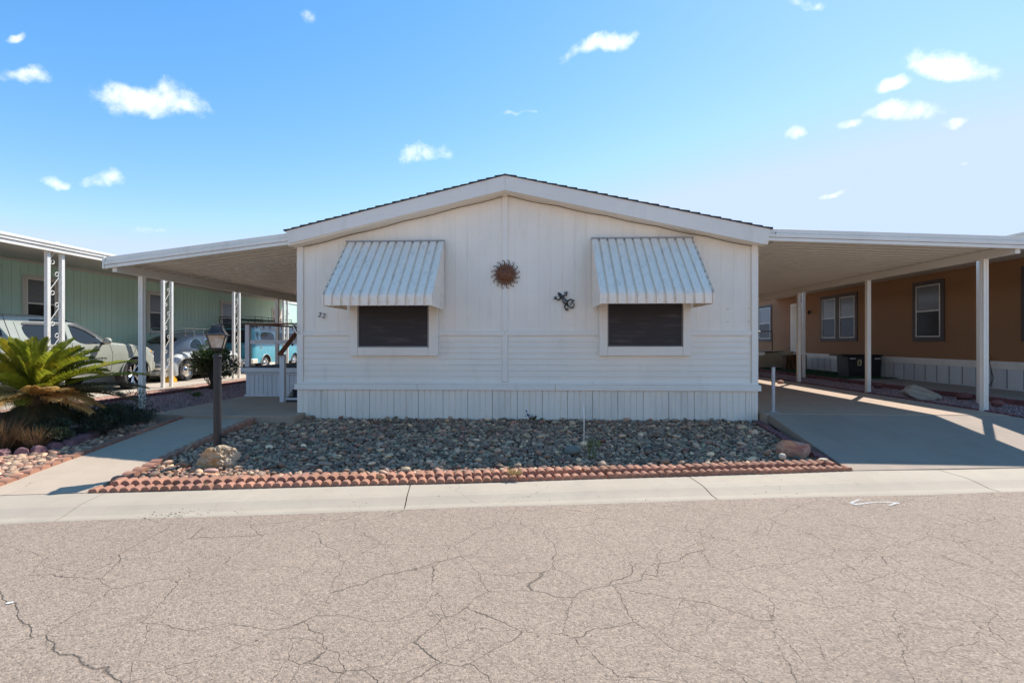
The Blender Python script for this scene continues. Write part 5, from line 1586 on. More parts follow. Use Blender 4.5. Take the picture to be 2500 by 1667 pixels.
MB().box(-.62, .62, -.012, -.004, .60, .606).build('hatch_seam', M['car_black'], vn, local=True); MB().box(-.70, .70, -.012, -.004, 1.10, 1.106).build('hatch_seam', M['car_black'], vn, local=True)
mb = MB().tube([(.25, -.03, 1.02), (.45, -.05, 1.02), (.65, -.03, 1.02)], .012, 6); mb.build('hatch_handle', M['chrome'], vn, smooth='all', local=True)
MB().box(-.86, .88, -.10, -.02, .36, .54).box(.80, .90, -.06, .32, .36, .54).box(-.90, -.80, -.06, .32, .36, .54).build('rear_bumper', mat('off_white_bumper_paint', (.72, .68, .58), .4), vn, local=True, bevel=.02)
for sg in (1, -1):
    MB().lathe([(.055, 0), (.05, .015), (.01, .025)] if sg > 0 else [(.055, 0), (.05, -.015), (.01, -.025)], (sg * v_hw(.62, .98), .62, .98), 14, 'x').build('fuel_cap', M['chrome'], vn, smooth='all', local=True)
    pts = [(sg * (v_hw(.98, .6) + .004), .98 + .37 * math.cos(a), .33 + .37 * math.sin(a)) for a in np.linspace(.1, PI - .1, 16)]
    MB().tube(pts, .016, 6).build('arch_trim', M['white_paint'], vn, smooth='all', local=True)
    for cu in (.98, 3.38): wheel(vn, sg * .74, cu, .325, .325, .18, 'van', sg)
    MB().ball((sg * .76, .01, .80), (.045, .025, .10), 8, 8).build('tail_light', mat('red_tail_lens', (.30, .02, .015), .2, coat=1, bump=0), vn, smooth='all', local=True)
rk = MB(); zt_ = 2.17
rk.tube([(-.7, .4, zt_), (.7, .4, zt_), (.7, 3.4, zt_), (-.7, 3.4, zt_)], .012, 6, closed=True)
rk.tube([(-.7, .4, zt_ - .09), (.7, .4, zt_ - .09), (.7, 3.4, zt_ - .09), (-.7, 3.4, zt_ - .09)], .010, 6, closed=True)
for y in np.linspace(.45, 3.35, 7):
    rk.tube([(-.7, y, zt_ - .09), (.7, y, zt_ - .09)], .009, 5)
    for s_ in (1, -1): rk.tube([(s_ * .7, y, zt_), (s_ * .72, y, zt_ - .16), (s_ * .80, y, 1.72)], .010, 5)
rk.build('roof_rack', M['black_metal'], vn, smooth='all', local=True)
# ------------------------------------------------------------------ brown house on the right
BX = 11.72; BZT = 3.42; BY0, BY1 = 9.2, 30.0
M['brown'] = mat('brown_stucco_siding', (.34, .165, .068), .75, var=.08, vs=.6, fine=.10, fs=70, bump=.35, bs=60)
M['brown_trim'] = mat('dark_taupe_trim', (.085, .058, .048), .6, var=.06, bump=.08)
bh = thing('neighbour_house', 'brown manufactured home with dark window trim and white ribbed skirting', 'house', (BX, BY0, .14))
MB().box(BX, BX + 8, BY0, BY1, .1, BZT).build('wall', M['brown'], bh)
MB().box(BX - .03, BX, BY0 - .03, BY1, .64, .83).build('belt_trim', M['metal_white'], bh, bevel=.004)
MB().prism([(BX - .1, BZT), (BX + 4, BZT + .8), (BX + 8.2, BZT)], lambda a, b: (a, BY0 - .3, b), lambda a, b: (a, BY1 + .3, b)).build('roof', M['shingle'], bh)
M['skirt_b'] = mat('white_ribbed_skirting', (.66, .65, .63), .5, var=.05, bump=.05, objvar=.05)
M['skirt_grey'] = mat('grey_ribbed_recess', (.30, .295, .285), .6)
pw = .42
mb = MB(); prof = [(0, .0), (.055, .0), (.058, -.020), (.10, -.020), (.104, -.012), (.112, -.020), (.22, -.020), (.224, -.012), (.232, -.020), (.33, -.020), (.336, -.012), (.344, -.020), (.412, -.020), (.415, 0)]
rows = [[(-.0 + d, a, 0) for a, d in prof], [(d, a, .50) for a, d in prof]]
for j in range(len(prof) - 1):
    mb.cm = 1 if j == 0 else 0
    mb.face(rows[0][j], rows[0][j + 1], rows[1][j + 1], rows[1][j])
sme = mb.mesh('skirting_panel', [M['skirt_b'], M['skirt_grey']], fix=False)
y = BY0
while y < BY1:
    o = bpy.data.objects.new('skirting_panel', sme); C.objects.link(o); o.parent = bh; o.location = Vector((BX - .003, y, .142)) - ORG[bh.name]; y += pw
MB().box(BX - .03, BX - .004, BY0, BY1, .136, .16).build('bottom_rail', M['skirt_b'], bh)
M['vinyl_cream'] = mat('cream_vinyl_sash', (.80, .74, .64), .4, var=.03, bump=0)
for (pa, pb) in ((2307, 2230), ):
    ya = at_x(pa, 800, BX)[1]; yb2 = at_x(pb, 800, BX)[1]
    sash_window(bh, BX, ya, yb2, 1.33, 3.12, -1, M['brown_trim'], M['vinyl_cream'], .13)
ya, yb2 = at_x(2094, 800, BX)[1], at_x(2004, 800, BX)[1]; ym = (ya + yb2) / 2
sash_window(bh, BX, ya, ym - .002, 1.33, 3.12, -1, M['brown_trim'], M['vinyl_cream'], .13)
sash_window(bh, BX, ym + .002, yb2, 1.33, 3.12, -1, M['brown_trim'], M['vinyl_cream'], .13)
ya, yb2 = at_x(1885, 800, BX)[1], at_x(1852, 800, BX)[1]
sash_window(bh, BX, ya, yb2, 1.33, 3.12, -1, M['brown_trim'], M['vinyl_cream'], .13)
sash_window(bh, BX, 10.2, at_x(2495, 800, BX)[1], 1.33, 3.12, -1, M['brown_trim'], M['vinyl_cream'], .13)
yd1 = at_x(1932, 800, BX)[1]
dd = MB().box(BX - .04, BX, yd1 - 1.0, yd1, .86, 3.0).build('door', M['vinyl_cream'], bh, bevel=.004)
MB().box(BX - .055, BX - .041, yd1 - .9, yd1 - .1, .95, 2.9).build('door_panel', mat('cream_door_paint', (.70, .62, .48), .5), dd, bevel=.004)
MB().ball((BX - .08, yd1 - 1.55, 2.55), (.06, .06, .09), 8, 6).build('wall_light', M['black_metal'], bh, smooth='all')
# carport roof of the brown house
bc = thing('carport', 'white carport roof edge of the brown house at the right', 'carport', (8.8, 9, .14), 'carports')
bx0, bz0 = 8.78, 1.326 + .215 * 8.78
mb = MB(); mb.prism([(bx0 + .02, bz0 - .06), (BX - .02, BZT - .1), (BX - .02, BZT - .04), (bx0 + .02, bz0)], lambda a, b: (a, 9.05, b), lambda a, b: (a, 24, b)); mb.build('roof_deck', M['pan'], bc)
for k, (d0, d1, e) in enumerate(((-.12, -.055, 0), (-.053, .01, .012), (.012, .06, .022))):
    MB().box(bx0 - .03 - e, bx0 + .02, 8.95 - e, 24, bz0 + d0, bz0 + d1).build('gutter', M['metal_white'], bc, bevel=.004)
    mb = MB(); mb.prism([(bx0 + .02, bz0 + d0), (BX + .3, bz0 + d0 + .26), (BX + .3, bz0 + d1 + .26), (bx0 + .02, bz0 + d1)], lambda a, b: (a, 8.95 - e, b), lambda a, b: (a, 9.04, b)); mb.build('front_fascia', M['metal_white'], bc, bevel=.004)
MB().box(bx0 - .06, bx0 + .03, 8.90, 8.99, bz0 - .125, bz0 + .065).build('corner_cap', M['metal_white'], bc, bevel=.004)
for yy in (9.75, 16.5):
    q = at_z(2393, 981.7, .14) if yy < 10 else at_z(1962, 919.6, .14)
    X = q[0]; Y = q[1]
    MB().box(X - .045, X + .045, Y - .04, Y + .04, .12, bz0 + .03).build('post', M['metal_white'], bc, bevel=.006)
# hose bib and hose
q = at_x(2415, 880, BX - .03)
hs = thing('garden_hose', 'thin dark hose hanging from the brass tap on the brown house', 'hose', (BX - .05, q[1], .8))
pts = [at_x(a, b, BX - .06) for a, b in ((2414, 874), (2416, 886), (2420, 905), (2425, 922), (2421, 936), (2410, 946))]
MB().tube(pts, .008, 6).build('hose_line', M['black'], hs, smooth='all')
MB().tube([at_x(2415, 872, BX), at_x(2415, 872, BX - .07), at_x(2415, 876, BX - .07)], .014, 6).ball(at_x(2417, 869, BX - .05), .02, 6, 5).build('tap', mat('old_brass', (.35, .20, .07), .35, .8), hs)
# artificial turf
tf = MB(); P = []
tp = [(9.42, 16.0), (BX - .04, 16.2), (BX - .04, 27), (9.42, 27)]
tf.prism(tp, lambda a, b: (a, b, .125), lambda a, b: (a, b, .150)); o = tf.build('artificial_turf', mat('dark_green_turf', (.018, .050, .014), .95, var=.25, fine=.4, fs=150, bump=.8, bs=160, bd=.01)); o['kind'] = 'structure'
nb_ = 26000
x = rng.uniform(9.45, BX - .06, nb_); y = rng.uniform(16.0, 26.5, nb_); a = rng.uniform(0, 2 * PI, nb_); h = rng.uniform(.02, .045, nb_)
w = .006
v = np.zeros((nb_, 3, 3)); v[:, 0] = np.stack([x - w * np.cos(a), y - w * np.sin(a), np.full(nb_, .148)], 1); v[:, 1] = np.stack([x + w * np.cos(a), y + w * np.sin(a), np.full(nb_, .148)], 1); v[:, 2] = np.stack([x + rng.normal(0, .012, nb_), y + rng.normal(0, .012, nb_), .148 + h], 1)
o = link_mesh('turf_blades', np_mesh('turf_blades', v.reshape(-1, 3), np.arange(nb_ * 3).reshape(-1, 3), mat('turf_blade', (.025, .075, .02), .7, var=.3, bump=0))); o['kind'] = 'stuff'
# black deck box
bxq = at_z(2047, 912, .15)
DBX0, DBX1, DBY = 10.46, 11.56, 16.7
db = thing('deck_box', 'black plastic storage box with two white latches and a yellow emblem on the turf', 'storage box', ((DBX0 + DBX1) / 2, DBY, .15))
M['black_plastic'] = mat('black_plastic', (.016, .017, .018), .45, var=.1, bump=.1)
dz = .84
mb = MB(); mb.prism([(DBX0 + .05, .15), (DBX1 - .03, .15), (DBX1, dz), (DBX0, dz)], lambda a, b: (a, DBY, b), lambda a, b: (a, DBY + .6, b)); mb.build('box_body', M['black_plastic'], db, bevel=.01)
MB().box(DBX0 - .22, DBX1 + .02, DBY - .06, DBY + .66, dz + .002, dz + .05).build('lid', M['black_plastic'], db, bevel=.012)
for x in (DBX0 + .16, DBX1 - .14): MB().box(x - .09, x + .09, DBY - .012, DBY, dz - .10, dz - .06).build('latch', mat('white_latch_plastic', (.6, .6, .58), .5), db)
mb = MB(); ex = DBX0 + .38; ez = dz - .2
mb.box(ex - .06, ex + .06, DBY - .008, DBY, ez - .11, ez - .07); mb.box(ex - .06, ex - .03, DBY - .008, DBY, ez - .05, ez + .05); mb.box(ex + .03, ex + .06, DBY - .008, DBY, ez - .05, ez + .08); mb.box(ex - .03, ex + .03, DBY - .008, DBY, ez + .05, ez + .085)
mb.build('emblem', mat('pale_yellow_emblem', (.75, .65, .38), .5), db)
# fibreglass steps with handrail
M['beige_fg'] = mat('beige_fibreglass', (.50, .40, .27), .5, var=.08, bump=.1)
sp_ = at_z(1880, 897, .15); SXa = sp_[0] - .35; SYa = sp_[1]
st = thing('entry_steps', 'beige moulded entry steps with a thin metal handrail at the brown house door', 'steps', (SXa, SYa, .15))
sy0, sy1 = SYa - .2, SYa + .85
# steps rise towards +x (the wall)
xs0 = BX - 2.05
for k in range(4):
    x0 = xs0 + .27 * k; z1 = .15 + .18 * (k + 1)
    x1 = x0 + .29 if k < 3 else BX - .06
    MB().box(x0 - .02, x1, sy0 + .03, sy1 - .03, z1 - .035, z1).build('tread', M['beige_fg'] if k < 3 else M['black_plastic'], st, bevel=.008)
    MB().box(x0, x0 + .02, sy0 + .03, sy1 - .03, z1 - .18, z1 - .036).build('riser', M['beige_fg'], st)
for yy in (sy0, sy1):
    mb = MB(); mb.prism([(xs0 - .02, .15), (xs0 - .02, .22), (xs0 + .84, .80), (BX - .04, .90), (BX - .04, .15)], lambda a, b: (a, yy - .015, b), lambda a, b: (a, yy + .015, b)); mb.build('side_wall', M['beige_fg'], st, bevel=.004)
mb = MB().tube([(xs0 + .0, sy1 + .03, .2), (xs0 + .0, sy1 + .03, 1.15), (xs0 + .12, sy1 + .03, 1.28), (xs0 + .62, sy1 + .03, 1.76), (xs0 + .74, sy1 + .03, 1.80), (BX - .5, sy1 + .03, 1.80), (BX - .42, sy1 + .03, 1.72), (BX - .42, sy1 + .03, .9)], .02, 7); mb.build('handrail', mat('bronze_handrail', (.16, .12, .09), .35, .6), st, smooth='all')
# timber planter stump beside the steps
def wood_block():
    N = NT('weathered_brown_timber'); a = N.noise(5, 4, .6, stretch=(3, 3, .4)); col = N.mix(N.ramp(a, .35, .65), (.025, .014, .009), (.22, .10, .035)); N.color(col); N.rough(.8); N.bump(a, .5, .01); return N.mat
wq0 = at_z(1919, 903, .15); wq1 = at_z(1978, 904, .15)
wb = thing('timber_block', 'upright brown timber planter between the entry steps and the carport post', 'planter', ((wq0[0] + wq1[0]) / 2, wq0[1], .15))
M['timber'] = wood_block()
n_ = 9
for k in range(n_):
    x0 = wq0[0] + (min(wq1[0], BX - .1) - wq0[0]) * k / n_; x1 = wq0[0] + (min(wq1[0], BX - .1) - wq0[0]) * (k + 1) / n_
    MB().box(x0 + .004, x1 - .004, wq0[1] - random.uniform(0, .02), wq0[1] + .35, .15, .15 + .62 + random.uniform(-.02, .02)).build('plank', M['timber'], wb, bevel=.006)

# steel bollard at the corner of the driveway
bq = at_z(1888, 1006, .15)
bol = thing('steel_post', 'galvanised steel jack post with flat top plate on the driveway corner', 'post', (bq[0], bq[1], .15))
M['galv'] = mat('galvanised_steel', (.42, .43, .45), .4, .5, var=.1, vs=6, bump=.05)
bt_z = at_y(1888, 893, bq[1])[2]
MB().lathe([(.028, 0), (.028, bt_z - .15)], (bq[0], bq[1], .15), 18).build('tube', M['galv'], bol, smooth=True)
MB().cbox((bq[0], bq[1], .154 + .002), (.15, .11, .008), Matrix.Rotation(R(12), 3, 'Z')).ball((bq[0] - .05, bq[1] - .03, .165), .012, 6, 5).ball((bq[0] + .05, bq[1] - .02, .165), .012, 6, 5).build('base_plate', M['galv'], bol)
MB().cbox((bq[0] - .01, bq[1], bt_z + .012), (.17, .10, .012), Matrix.Rotation(R(5), 3, 'Y')).cbox((bq[0], bq[1], bt_z - .005), (.06, .06, .03)).build('top_plate', M['black_metal'], bol)
# thin white irrigation stake
sq_ = at_z(1425.5, 1082, -.055)
s_t = thing('marker_stake', 'thin white marker stake standing in the dark pebbles', 'stake', (sq_[0], sq_[1], -.06))
sz_ = at_y(1425, 983, sq_[1])[2]
MB().tube([(sq_[0], sq_[1], -.1), (sq_[0] + .002, sq_[1], sz_ * .5), (sq_[0] - .004, sq_[1], sz_ - .01)], .0085, 7).build('stake_rod', M['metal_white'], s_t, smooth='all')
MB().lathe([(.012, 0), (.013, .03), (.009, .035)], (sq_[0] - .004, sq_[1], sz_ - .04), 10).ball((sq_[0] - .004, sq_[1] - .012, sz_ - .045), .004, 6, 4).build('stake_cap', M['metal_white'], s_t, smooth='all')

# ------------------------------------------------------------------ boulders
def boulder(name, label, c, size, rz, matl, planes, seed, sub=4, rough=.03, cat='boulder', group=None, tilt=(0, 0)):
    bm = bmesh.new(); bmesh.ops.create_icosphere(bm, subdivisions=sub, radius=1)
    r = random.Random(seed)
    from mathutils import noise
    for v in bm.verts:
        p = v.co.copy()
        for n_, d in planes:
            n_ = Vector(n_).normalized(); k = p.dot(n_)
            if k > d: p -= n_ * (k - d)
        nz = noise.fractal(p * 2.2 + Vector((seed, 0, 0)), .8, 2.1, 4) * rough * 3 + noise.noise(p * 9 + Vector((0, seed, 0))) * rough
        p += p.normalized() * nz
        v.co = Vector((p.x * size[0], p.y * size[1], p.z * size[2]))
    me = bpy.data.meshes.new(name); bm.to_mesh(me); bm.free(); me.materials.append(matl)
    me.polygons.foreach_set('use_smooth', [True] * len(me.polygons)); me.set_sharp_from_angle(angle=R(32))
    o = bpy.data.objects.new(name, me); C.objects.link(o); o.location = c; o.rotation_euler = (tilt[0], tilt[1], rz)
    return tag(o, label, cat, group)
def rock_mat(name, cols, scale, stretch, bump=.6):
    N = NT(name); a = N.noise(scale, 7, .68, stretch=stretch, dist=.6); b = N.noise(scale * 4, 5, .6); c = N.noise(scale * .45, 3, .5)
    col = N.mix(N.ramp(a, .38, .62), cols[0], cols[1]); col = N.mix(N.ramp(c, .45, .62), col, cols[2]); col = N.mix(N.ramp(b, .60, .70, 0, .8), col, cols[3])
    N.color(col); N.rough(.7); N.bump(N.m('ADD', a, N.m('MULTIPLY', b, .4)), bump, .02); return N.mat
b1 = at_z(512, 1140, -.09)
boulder('boulder', 'yellow and cream striped boulder at the foot of the lamp post', (b1[0] + .02, b1[1] + .09, .0), (.225, .16, .16), R(8), rock_mat('yellow_petrified_rock', ((.46, .38, .27), (.40, .22, .07), (.42, .33, .23), (.10, .07, .05)), 9, (.6, 1, 2.2)), [((-.25, -1, -.15), .52), ((.75, -.6, .2), .66), ((-.5, .1, 1), .62), ((.2, .3, 1), .72), ((-1, 0, .1), .80)], 3, 5, .07)
b2 = at_z(1955, 1115, -.09)
boulder('boulder', 'reddish faceted crystalline boulder in the corner between pebbles and driveway', (b2[0] - .03, b2[1] + .13, .0), (.20, .15, .165), R(-24), rock_mat('red_orange_rock', ((.42, .17, .10), (.55, .33, .21), (.27, .13, .13), (.75, .60, .48)), 6, (.6, 1, 1.6), .5), [((-.1, -1, -.1), .42), ((.9, -.55, 0), .70), ((.1, .2, 1), .45), ((-.6, .5, .9), .6), ((-.9, -.5, .2), .72), ((.5, -.6, .8), .66)], 5, 5, .016)
b3 = at_z(1397, 1102, -.05)
boulder('boulder', 'small grey green stone lying among the pebbles near the white stake', (b3[0], b3[1], -.035), (.105, .08, .062), .2, rock_mat('grey_green_stone', ((.15, .16, .13), (.19, .20, .16), (.12, .13, .11), (.08, .08, .07)), 12, (1, 1, 1), .3), [], 8, 3, .02)
b4 = at_z(2250, 973, .13)
boulder('boulder', 'pale tan boulder resting on the gravel strip between the carport posts', (b4[0] + .05, b4[1] + .1, .24), (.36, .22, .16), R(-22), rock_mat('pale_tan_rock', ((.42, .36, .28), (.34, .28, .21), (.38, .33, .27), (.14, .11, .09)), 5, (.7, 1, 2), .5), [((-.1, -1, 0), .6), ((-1, 0, .3), .7), ((.4, 0, 1), .66)], 12, 4, .03, tilt=(0, R(14)))
for i, (px, py, s, lab) in enumerate(((2365, 973, .11, 'dark red stone beside the front carport post, next to the gravel strip'), (2447, 991, .085, 'rounded red stone standing alone right of the front carport post'), (2150, 945, .10, 'dark red stone on the gravel strip right of the middle carport post'), (1910, 945 - 8, .08, 'small tan stone on the gravel near the rear carport post'))):
    q = at_z(px, py, .15)
    boulder('stone', lab, (q[0], q[1] + .1, .19), (s * 1.25, s, s * .72), .3 * i, M['edging_dark'] if i != 3 else M['paver'], [], 20 + i, 3, .05, 'stone')
# pale flat stones among the front row, tan slab near the driveway corner
for i, (px, py, sz, lab, c) in enumerate(((2012, 1128, (.06, .035, .018), 'flat tan stone at the driveway end of the terracotta edging', (.50, .38, .24)), (512, 1156, (.075, .045, .024), 'smooth salmon pink flat stone in front of the yellow boulder', (.50, .27, .20)), (1912, 1122, (.042, .04, .042), 'round cream stone sitting on the pebbles left of the red boulder', (.52, .46, .34)))):
    q = at_z(px, py, -.09)
    boulder('stone', lab, (q[0], q[1] + .02, -.07 + sz[2] * .3), sz, .1, mat('loose_stone_%d' % i, c, .7, var=.15, vs=20, bump=.3), [], 40 + i, 3, .03, 'stone')

# ------------------------------------------------------------------ plants
def leaf_mat(name, base, trans=.3, ov=.2, hue=None, rough=.5):
    N = NT(name); oi = N.n('ShaderNodeObjectInfo'); a = N.noise(7, 3, .6)
    at = N.n('ShaderNodeAttribute'); at.attribute_name = 'tint'
    f = N.m('MULTIPLY', N.ramp(a, .3, .7, .8, 1.2), N.ramp(oi.outputs['Random'], 0, 1, 1 - ov, 1 + ov))
    col = N.scale_col(base, f)
    if hue: col = N.mix(N.ramp(N.noise(3.5, 3, .6), .5, .68, 0, .8), col, hue)
    N.color(col); N.rough(rough)
    tr = N.n('ShaderNodeBsdfTranslucent'); N.L(N.scale_col(col, 1.0), tr.inputs['Color'])
    ms = N.n('ShaderNodeMixShader'); ms.inputs[0].default_value = trans
    N.L(N.b.outputs[0], ms.inputs[1]); N.L(tr.outputs[0], ms.inputs[2])
    out = [n for n in N.t.nodes if n.type == 'OUTPUT_MATERIAL'][0]; N.L(ms.outputs[0], out.inputs['Surface'])
    return N.mat
def frond(name, base, az, el, length, droop, matl, parent, nleaf=46, ll=.15, wid=.009, curl=.0, seed=0, vang=.6, tipcurl=0):
    r = random.Random(seed); pts = []; p = Vector(base); e = el; n = 26; step = length / n
    for i in range(n + 1):
        pts.append(p.copy())
        d = Vector((math.cos(az) * math.cos(e), math.sin(az) * math.cos(e), math.sin(e)))
        p = p + d * step; e -= droop / n * (.4 + 1.6 * i / n); az += curl / n
    mb = MB(); mb.tube([pts[i] for i in range(0, n + 1, 2)], [.011 * (1 - .75 * i / n) for i in range(0, n + 1, 2)], 4)
    for k in range(nleaf):
        s = .10 + .90 * k / nleaf; f = s * n; i = min(int(f), n - 1); q = pts[i].lerp(pts[i + 1], f - i)
        t = (pts[i + 1] - pts[i]).normalized()
        side = t.cross(Vector((0, 0, 1)));
        if side.length < .05: side = Vector((1, 0, 0))
        side.normalize(); up = side.cross(t)
        L = ll * (math.sin(PI * min(max(s * .93 + .07, 0), 1)) ** .55 + .12) * r.uniform(.85, 1.1)
        for sg in (1, -1):
            d = (side * sg * .72 + t * .62 + up * vang * r.uniform(.7, 1.2)).normalized()
            w = t * wid
            tip = q + d * L + Vector((0, 0, -L * .10 - tipcurl * L * r.uniform(.2, 1)))
            mid = q + d * L * .5 + up * .004
            b = len(mb.v); mb.v += [tuple(q - w * .6), tuple(q + w * .6), tuple(mid + w), tuple(mid - w), tuple(tip)]
            mb.f += [(b, b + 1, b + 2, b + 3), (b + 3, b + 2, b + 4)]; mb.m += [0, 0]
    return mb.build(name, matl, parent, fix=False)
M['frond'] = leaf_mat('cycad_frond_green', (.22, .24, .018), .5, .3, (.38, .28, .018))
M['frond_tan'] = leaf_mat('dry_orange_frond', (.62, .35, .10), .40, .3, (.70, .52, .22), .8)
M['frond_dark'] = leaf_mat('withered_and_shaded_frond', (.055, .055, .02), .15, .3, (.14, .085, .035), .8)  # withered tone; also stands in for shade on the right-hand fronds
PX_, PY_ = -6.97, 6.62
palm = thing('sago_palm', 'sago palm with upright yellow green fronds and a skirt of dry orange ones', 'palm', (PX_, PY_, -.02))
tr_ = MB(); rows = []
for i in range(10):
    h = i / 9 * .70; rr = .17 + .03 * math.sin(i * 2.1)
    rows.append([(PX_ + (rr + .02 * math.sin(k * 5 + i)) * math.cos(2 * PI * k / 16), PY_ + (rr + .02 * math.cos(k * 3 + i)) * math.sin(2 * PI * k / 16), -.05 + h) for k in range(16)])
tr_.grid(rows, True); tr_.face(*rows[-1]); tr_.build('trunk', mat('shaggy_palm_trunk', (.09, .055, .03), .95, var=.4, vs=14, bump=.8, bs=30, bd=.03), palm)
rp = random.Random(5)
CZ = .66
for k in range(46):
    ring = k / 46; az = k * 2.39996 + rp.uniform(-.2, .2); el = R(86 - 50 * ring ** 1.0 + rp.uniform(-6, 6))
    L = .68 + .24 * ring + rp.uniform(-.08, .1)
    frond('frond', (PX_ + .07 * math.cos(az), PY_ + .07 * math.sin(az), CZ - .05 * ring), az, el, L, R(14 + 34 * ring + rp.uniform(-6, 8)), M['frond'], palm, 64, .135, .0075, rp.uniform(-.2, .2), k, .95)
for k in range(44):
    az = k * 2.39996 + .8; el = R(rp.uniform(-12, 22)); L = rp.uniform(.45, .75)
    frond('dry_or_shaded_frond', (PX_ + .12 * math.cos(az), PY_ + .12 * math.sin(az), CZ - .04 - .10 * rp.random()), az, el, L, R(rp.uniform(8, 36)), M['frond_tan'] if k % 4 else M['frond'], palm, 40, .15, .008, rp.uniform(-.5, .5), 100 + k, .15, .5)
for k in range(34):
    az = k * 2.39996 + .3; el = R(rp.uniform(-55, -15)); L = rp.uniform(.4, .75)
    frond('dry_or_shaded_frond', (PX_ + .15 * math.cos(az), PY_ + .15 * math.sin(az), CZ - .16 - .15 * rp.random()), az, el, L, R(rp.uniform(5, 40)), M['frond_dark'], palm, 34, .14, .007, rp.uniform(-.5, .5), 200 + k, .1, .6)
# long fronds right of the palm; most carry shade as a dark leaf colour
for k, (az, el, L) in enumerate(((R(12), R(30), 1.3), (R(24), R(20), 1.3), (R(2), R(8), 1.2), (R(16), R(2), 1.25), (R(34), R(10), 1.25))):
    frond('frond' if k < 3 else 'dry_or_shaded_frond', (PX_ + .1, PY_, CZ - .04), az, el, L, R(26), M['frond'] if k < 2 else M['frond_dark'], palm, 60, .17, .0085, 0, 300 + k, .4)

def leafy(name, center, rad, n, leaf, matl, parent, seed, shell=.55, flat=.0, up=0.0, aspect=.45, lobes=7, pinch=0):
    """leaf blades spread through lumpy sub-volumes"""
    g = np.random.default_rng(seed)
    lc = g.normal(0, .45, (lobes, 3)); lc[:, 2] = np.abs(lc[:, 2]) * .8 - .15; ls = g.uniform(.35, .6, lobes)
    w = g.integers(0, lobes, n); d = g.normal(size=(n, 3)); d /= np.linalg.norm(d, axis=1)[:, None]
    r = (shell + (1 - shell) * g.random(n)) ** .6
    p = (lc[w] + d * (ls[w] * r)[:, None]) * np.array(rad) + np.array(center)
    keep = p[:, 2] > center[2] - rad[2] * .95
    p = p[keep]; n = len(p); d = d[keep]
    a = g.normal(size=(n, 3)); a[:, 2] = np.abs(a[:, 2]) * (1 + up) + up; a += d * .6; a /= np.linalg.norm(a, axis=1)[:, None]
    b = np.cross(a, g.normal(size=(n, 3))); b /= np.linalg.norm(b, axis=1)[:, None]
    c = np.cross(a, b)
    L = (leaf * g.uniform(.6, 1.3, n))[:, None]; W = L * aspect
    v = np.stack([p, p + a * L * .5 + b * W * .5 + c * W * .12, p + a * L, p + a * L * .5 - b * W * .5 + c * W * .12], 1)
    f = np.array([[0, 1, 2], [0, 2, 3]])[None] + (np.arange(n) * 4)[:, None, None]
    me = np_mesh(name, v.reshape(-1, 3), f.reshape(-1, 3), matl)
    return link_mesh(name, me, parent), p
def stems(name, base, pts, matl, parent, n, seed, r0=.008):
    g = random.Random(seed); mb = MB()
    for k in range(n):
        q = Vector(pts[g.randrange(len(pts))]); b = Vector(base) + Vector((g.uniform(-.06, .06), g.uniform(-.06, .06), 0))
        m_ = b.lerp(q, .5) + Vector((g.uniform(-.05, .05), g.uniform(-.05, .05), .06))
        mb.tube([b, m_, q], [r0, r0 * .7, r0 * .3], 4)
    mb.build(name, matl, parent, fix=False)
M['leaf_dark'] = leaf_mat('dark_olive_leaf', (.05, .068, .03), .2, .15, (.055, .045, .03))
M['leaf_bush'] = leaf_mat('green_bush_leaf', (.060, .105, .022), .3, .15, (.10, .055, .035))
M['leaf_weed'] = leaf_mat('weed_leaf', (.08, .13, .03), .3, .2)
M['twig'] = mat('dry_twig', (.22, .14, .085), .9, bump=.2)
M['twig_dark'] = mat('dark_twig', (.07, .05, .035), .9, bump=.2)
# low dark shrubs below the palm
for i, (c, r, n_, lab) in enumerate((((-6.38, 7.05, .16), (.42, .36, .26), 5200, 'dark fine leaved shrub spilling over the pebbles right of the sago palm'),
                               ((-6.62, 6.35, .10), (.36, .28, .20), 4200, 'low dark green shrub in front of the sago palm by the purple edging'),
                               ((-6.60, 7.95, .14), (.42, .34, .26), 3000, 'small dark shrub between the sago palm and the front left carport post'))):
    sh = thing('shrub', lab, 'shrub', (c[0], c[1], -.03))
    o, p = leafy('foliage', c, r, n_, .042, M['leaf_dark'], sh, 60 + i, .3, up=.3, aspect=.28, lobes=9)
    stems('stem', (c[0], c[1], -.05), p, M['twig_dark'], sh, 46, 70 + i, .006)
# dry grassy plant in the lower left
def grass_clump(label, c, n, h, spread, matl, seed, name='dry_grass', cat='grass clump', w=.004):
    g = random.Random(seed); t = thing(name, label, cat, (c[0], c[1], c[2])); mb = MB()
    for k in range(n):
        a = g.uniform(0, 2 * PI); r = spread * g.random() ** .5 * .5; b = Vector((c[0] + r * math.cos(a), c[1] + r * math.sin(a), c[2]))
        hh = h * g.uniform(.45, 1.1); d = Vector((math.cos(a), math.sin(a), 0)) * spread * g.uniform(.1, 1)
        m_ = b + d * .4 + Vector((0, 0, hh * .6)); e = b + d + Vector((g.uniform(-.05, .05), g.uniform(-.05, .05), hh))
        s = Vector((-math.sin(a), math.cos(a), 0)) * w
        i = len(mb.v); mb.v += [tuple(b - s), tuple(b + s), tuple(m_ + s), tuple(m_ - s), tuple(e)]; mb.f += [(i, i + 1, i + 2, i + 3), (i + 3, i + 2, i + 4)]; mb.m += [0, 0]
    mb.build('blades', matl, t, fix=False); return t
M['dry'] = leaf_mat('dry_brown_grass', (.17, .105, .055), .25, .2, (.28, .18, .09), .9)
grass_clump('dry brown grassy shrub at the left edge of the picture below the palm', (-6.78, 5.98, -.06), 900, .42, .36, M['dry'], 4)
grass_clump('thin dry brown twigs between the palm trunk and the purple edging', (-6.45, 6.15, -.06), 420, .30, .26, M['dry'], 6)
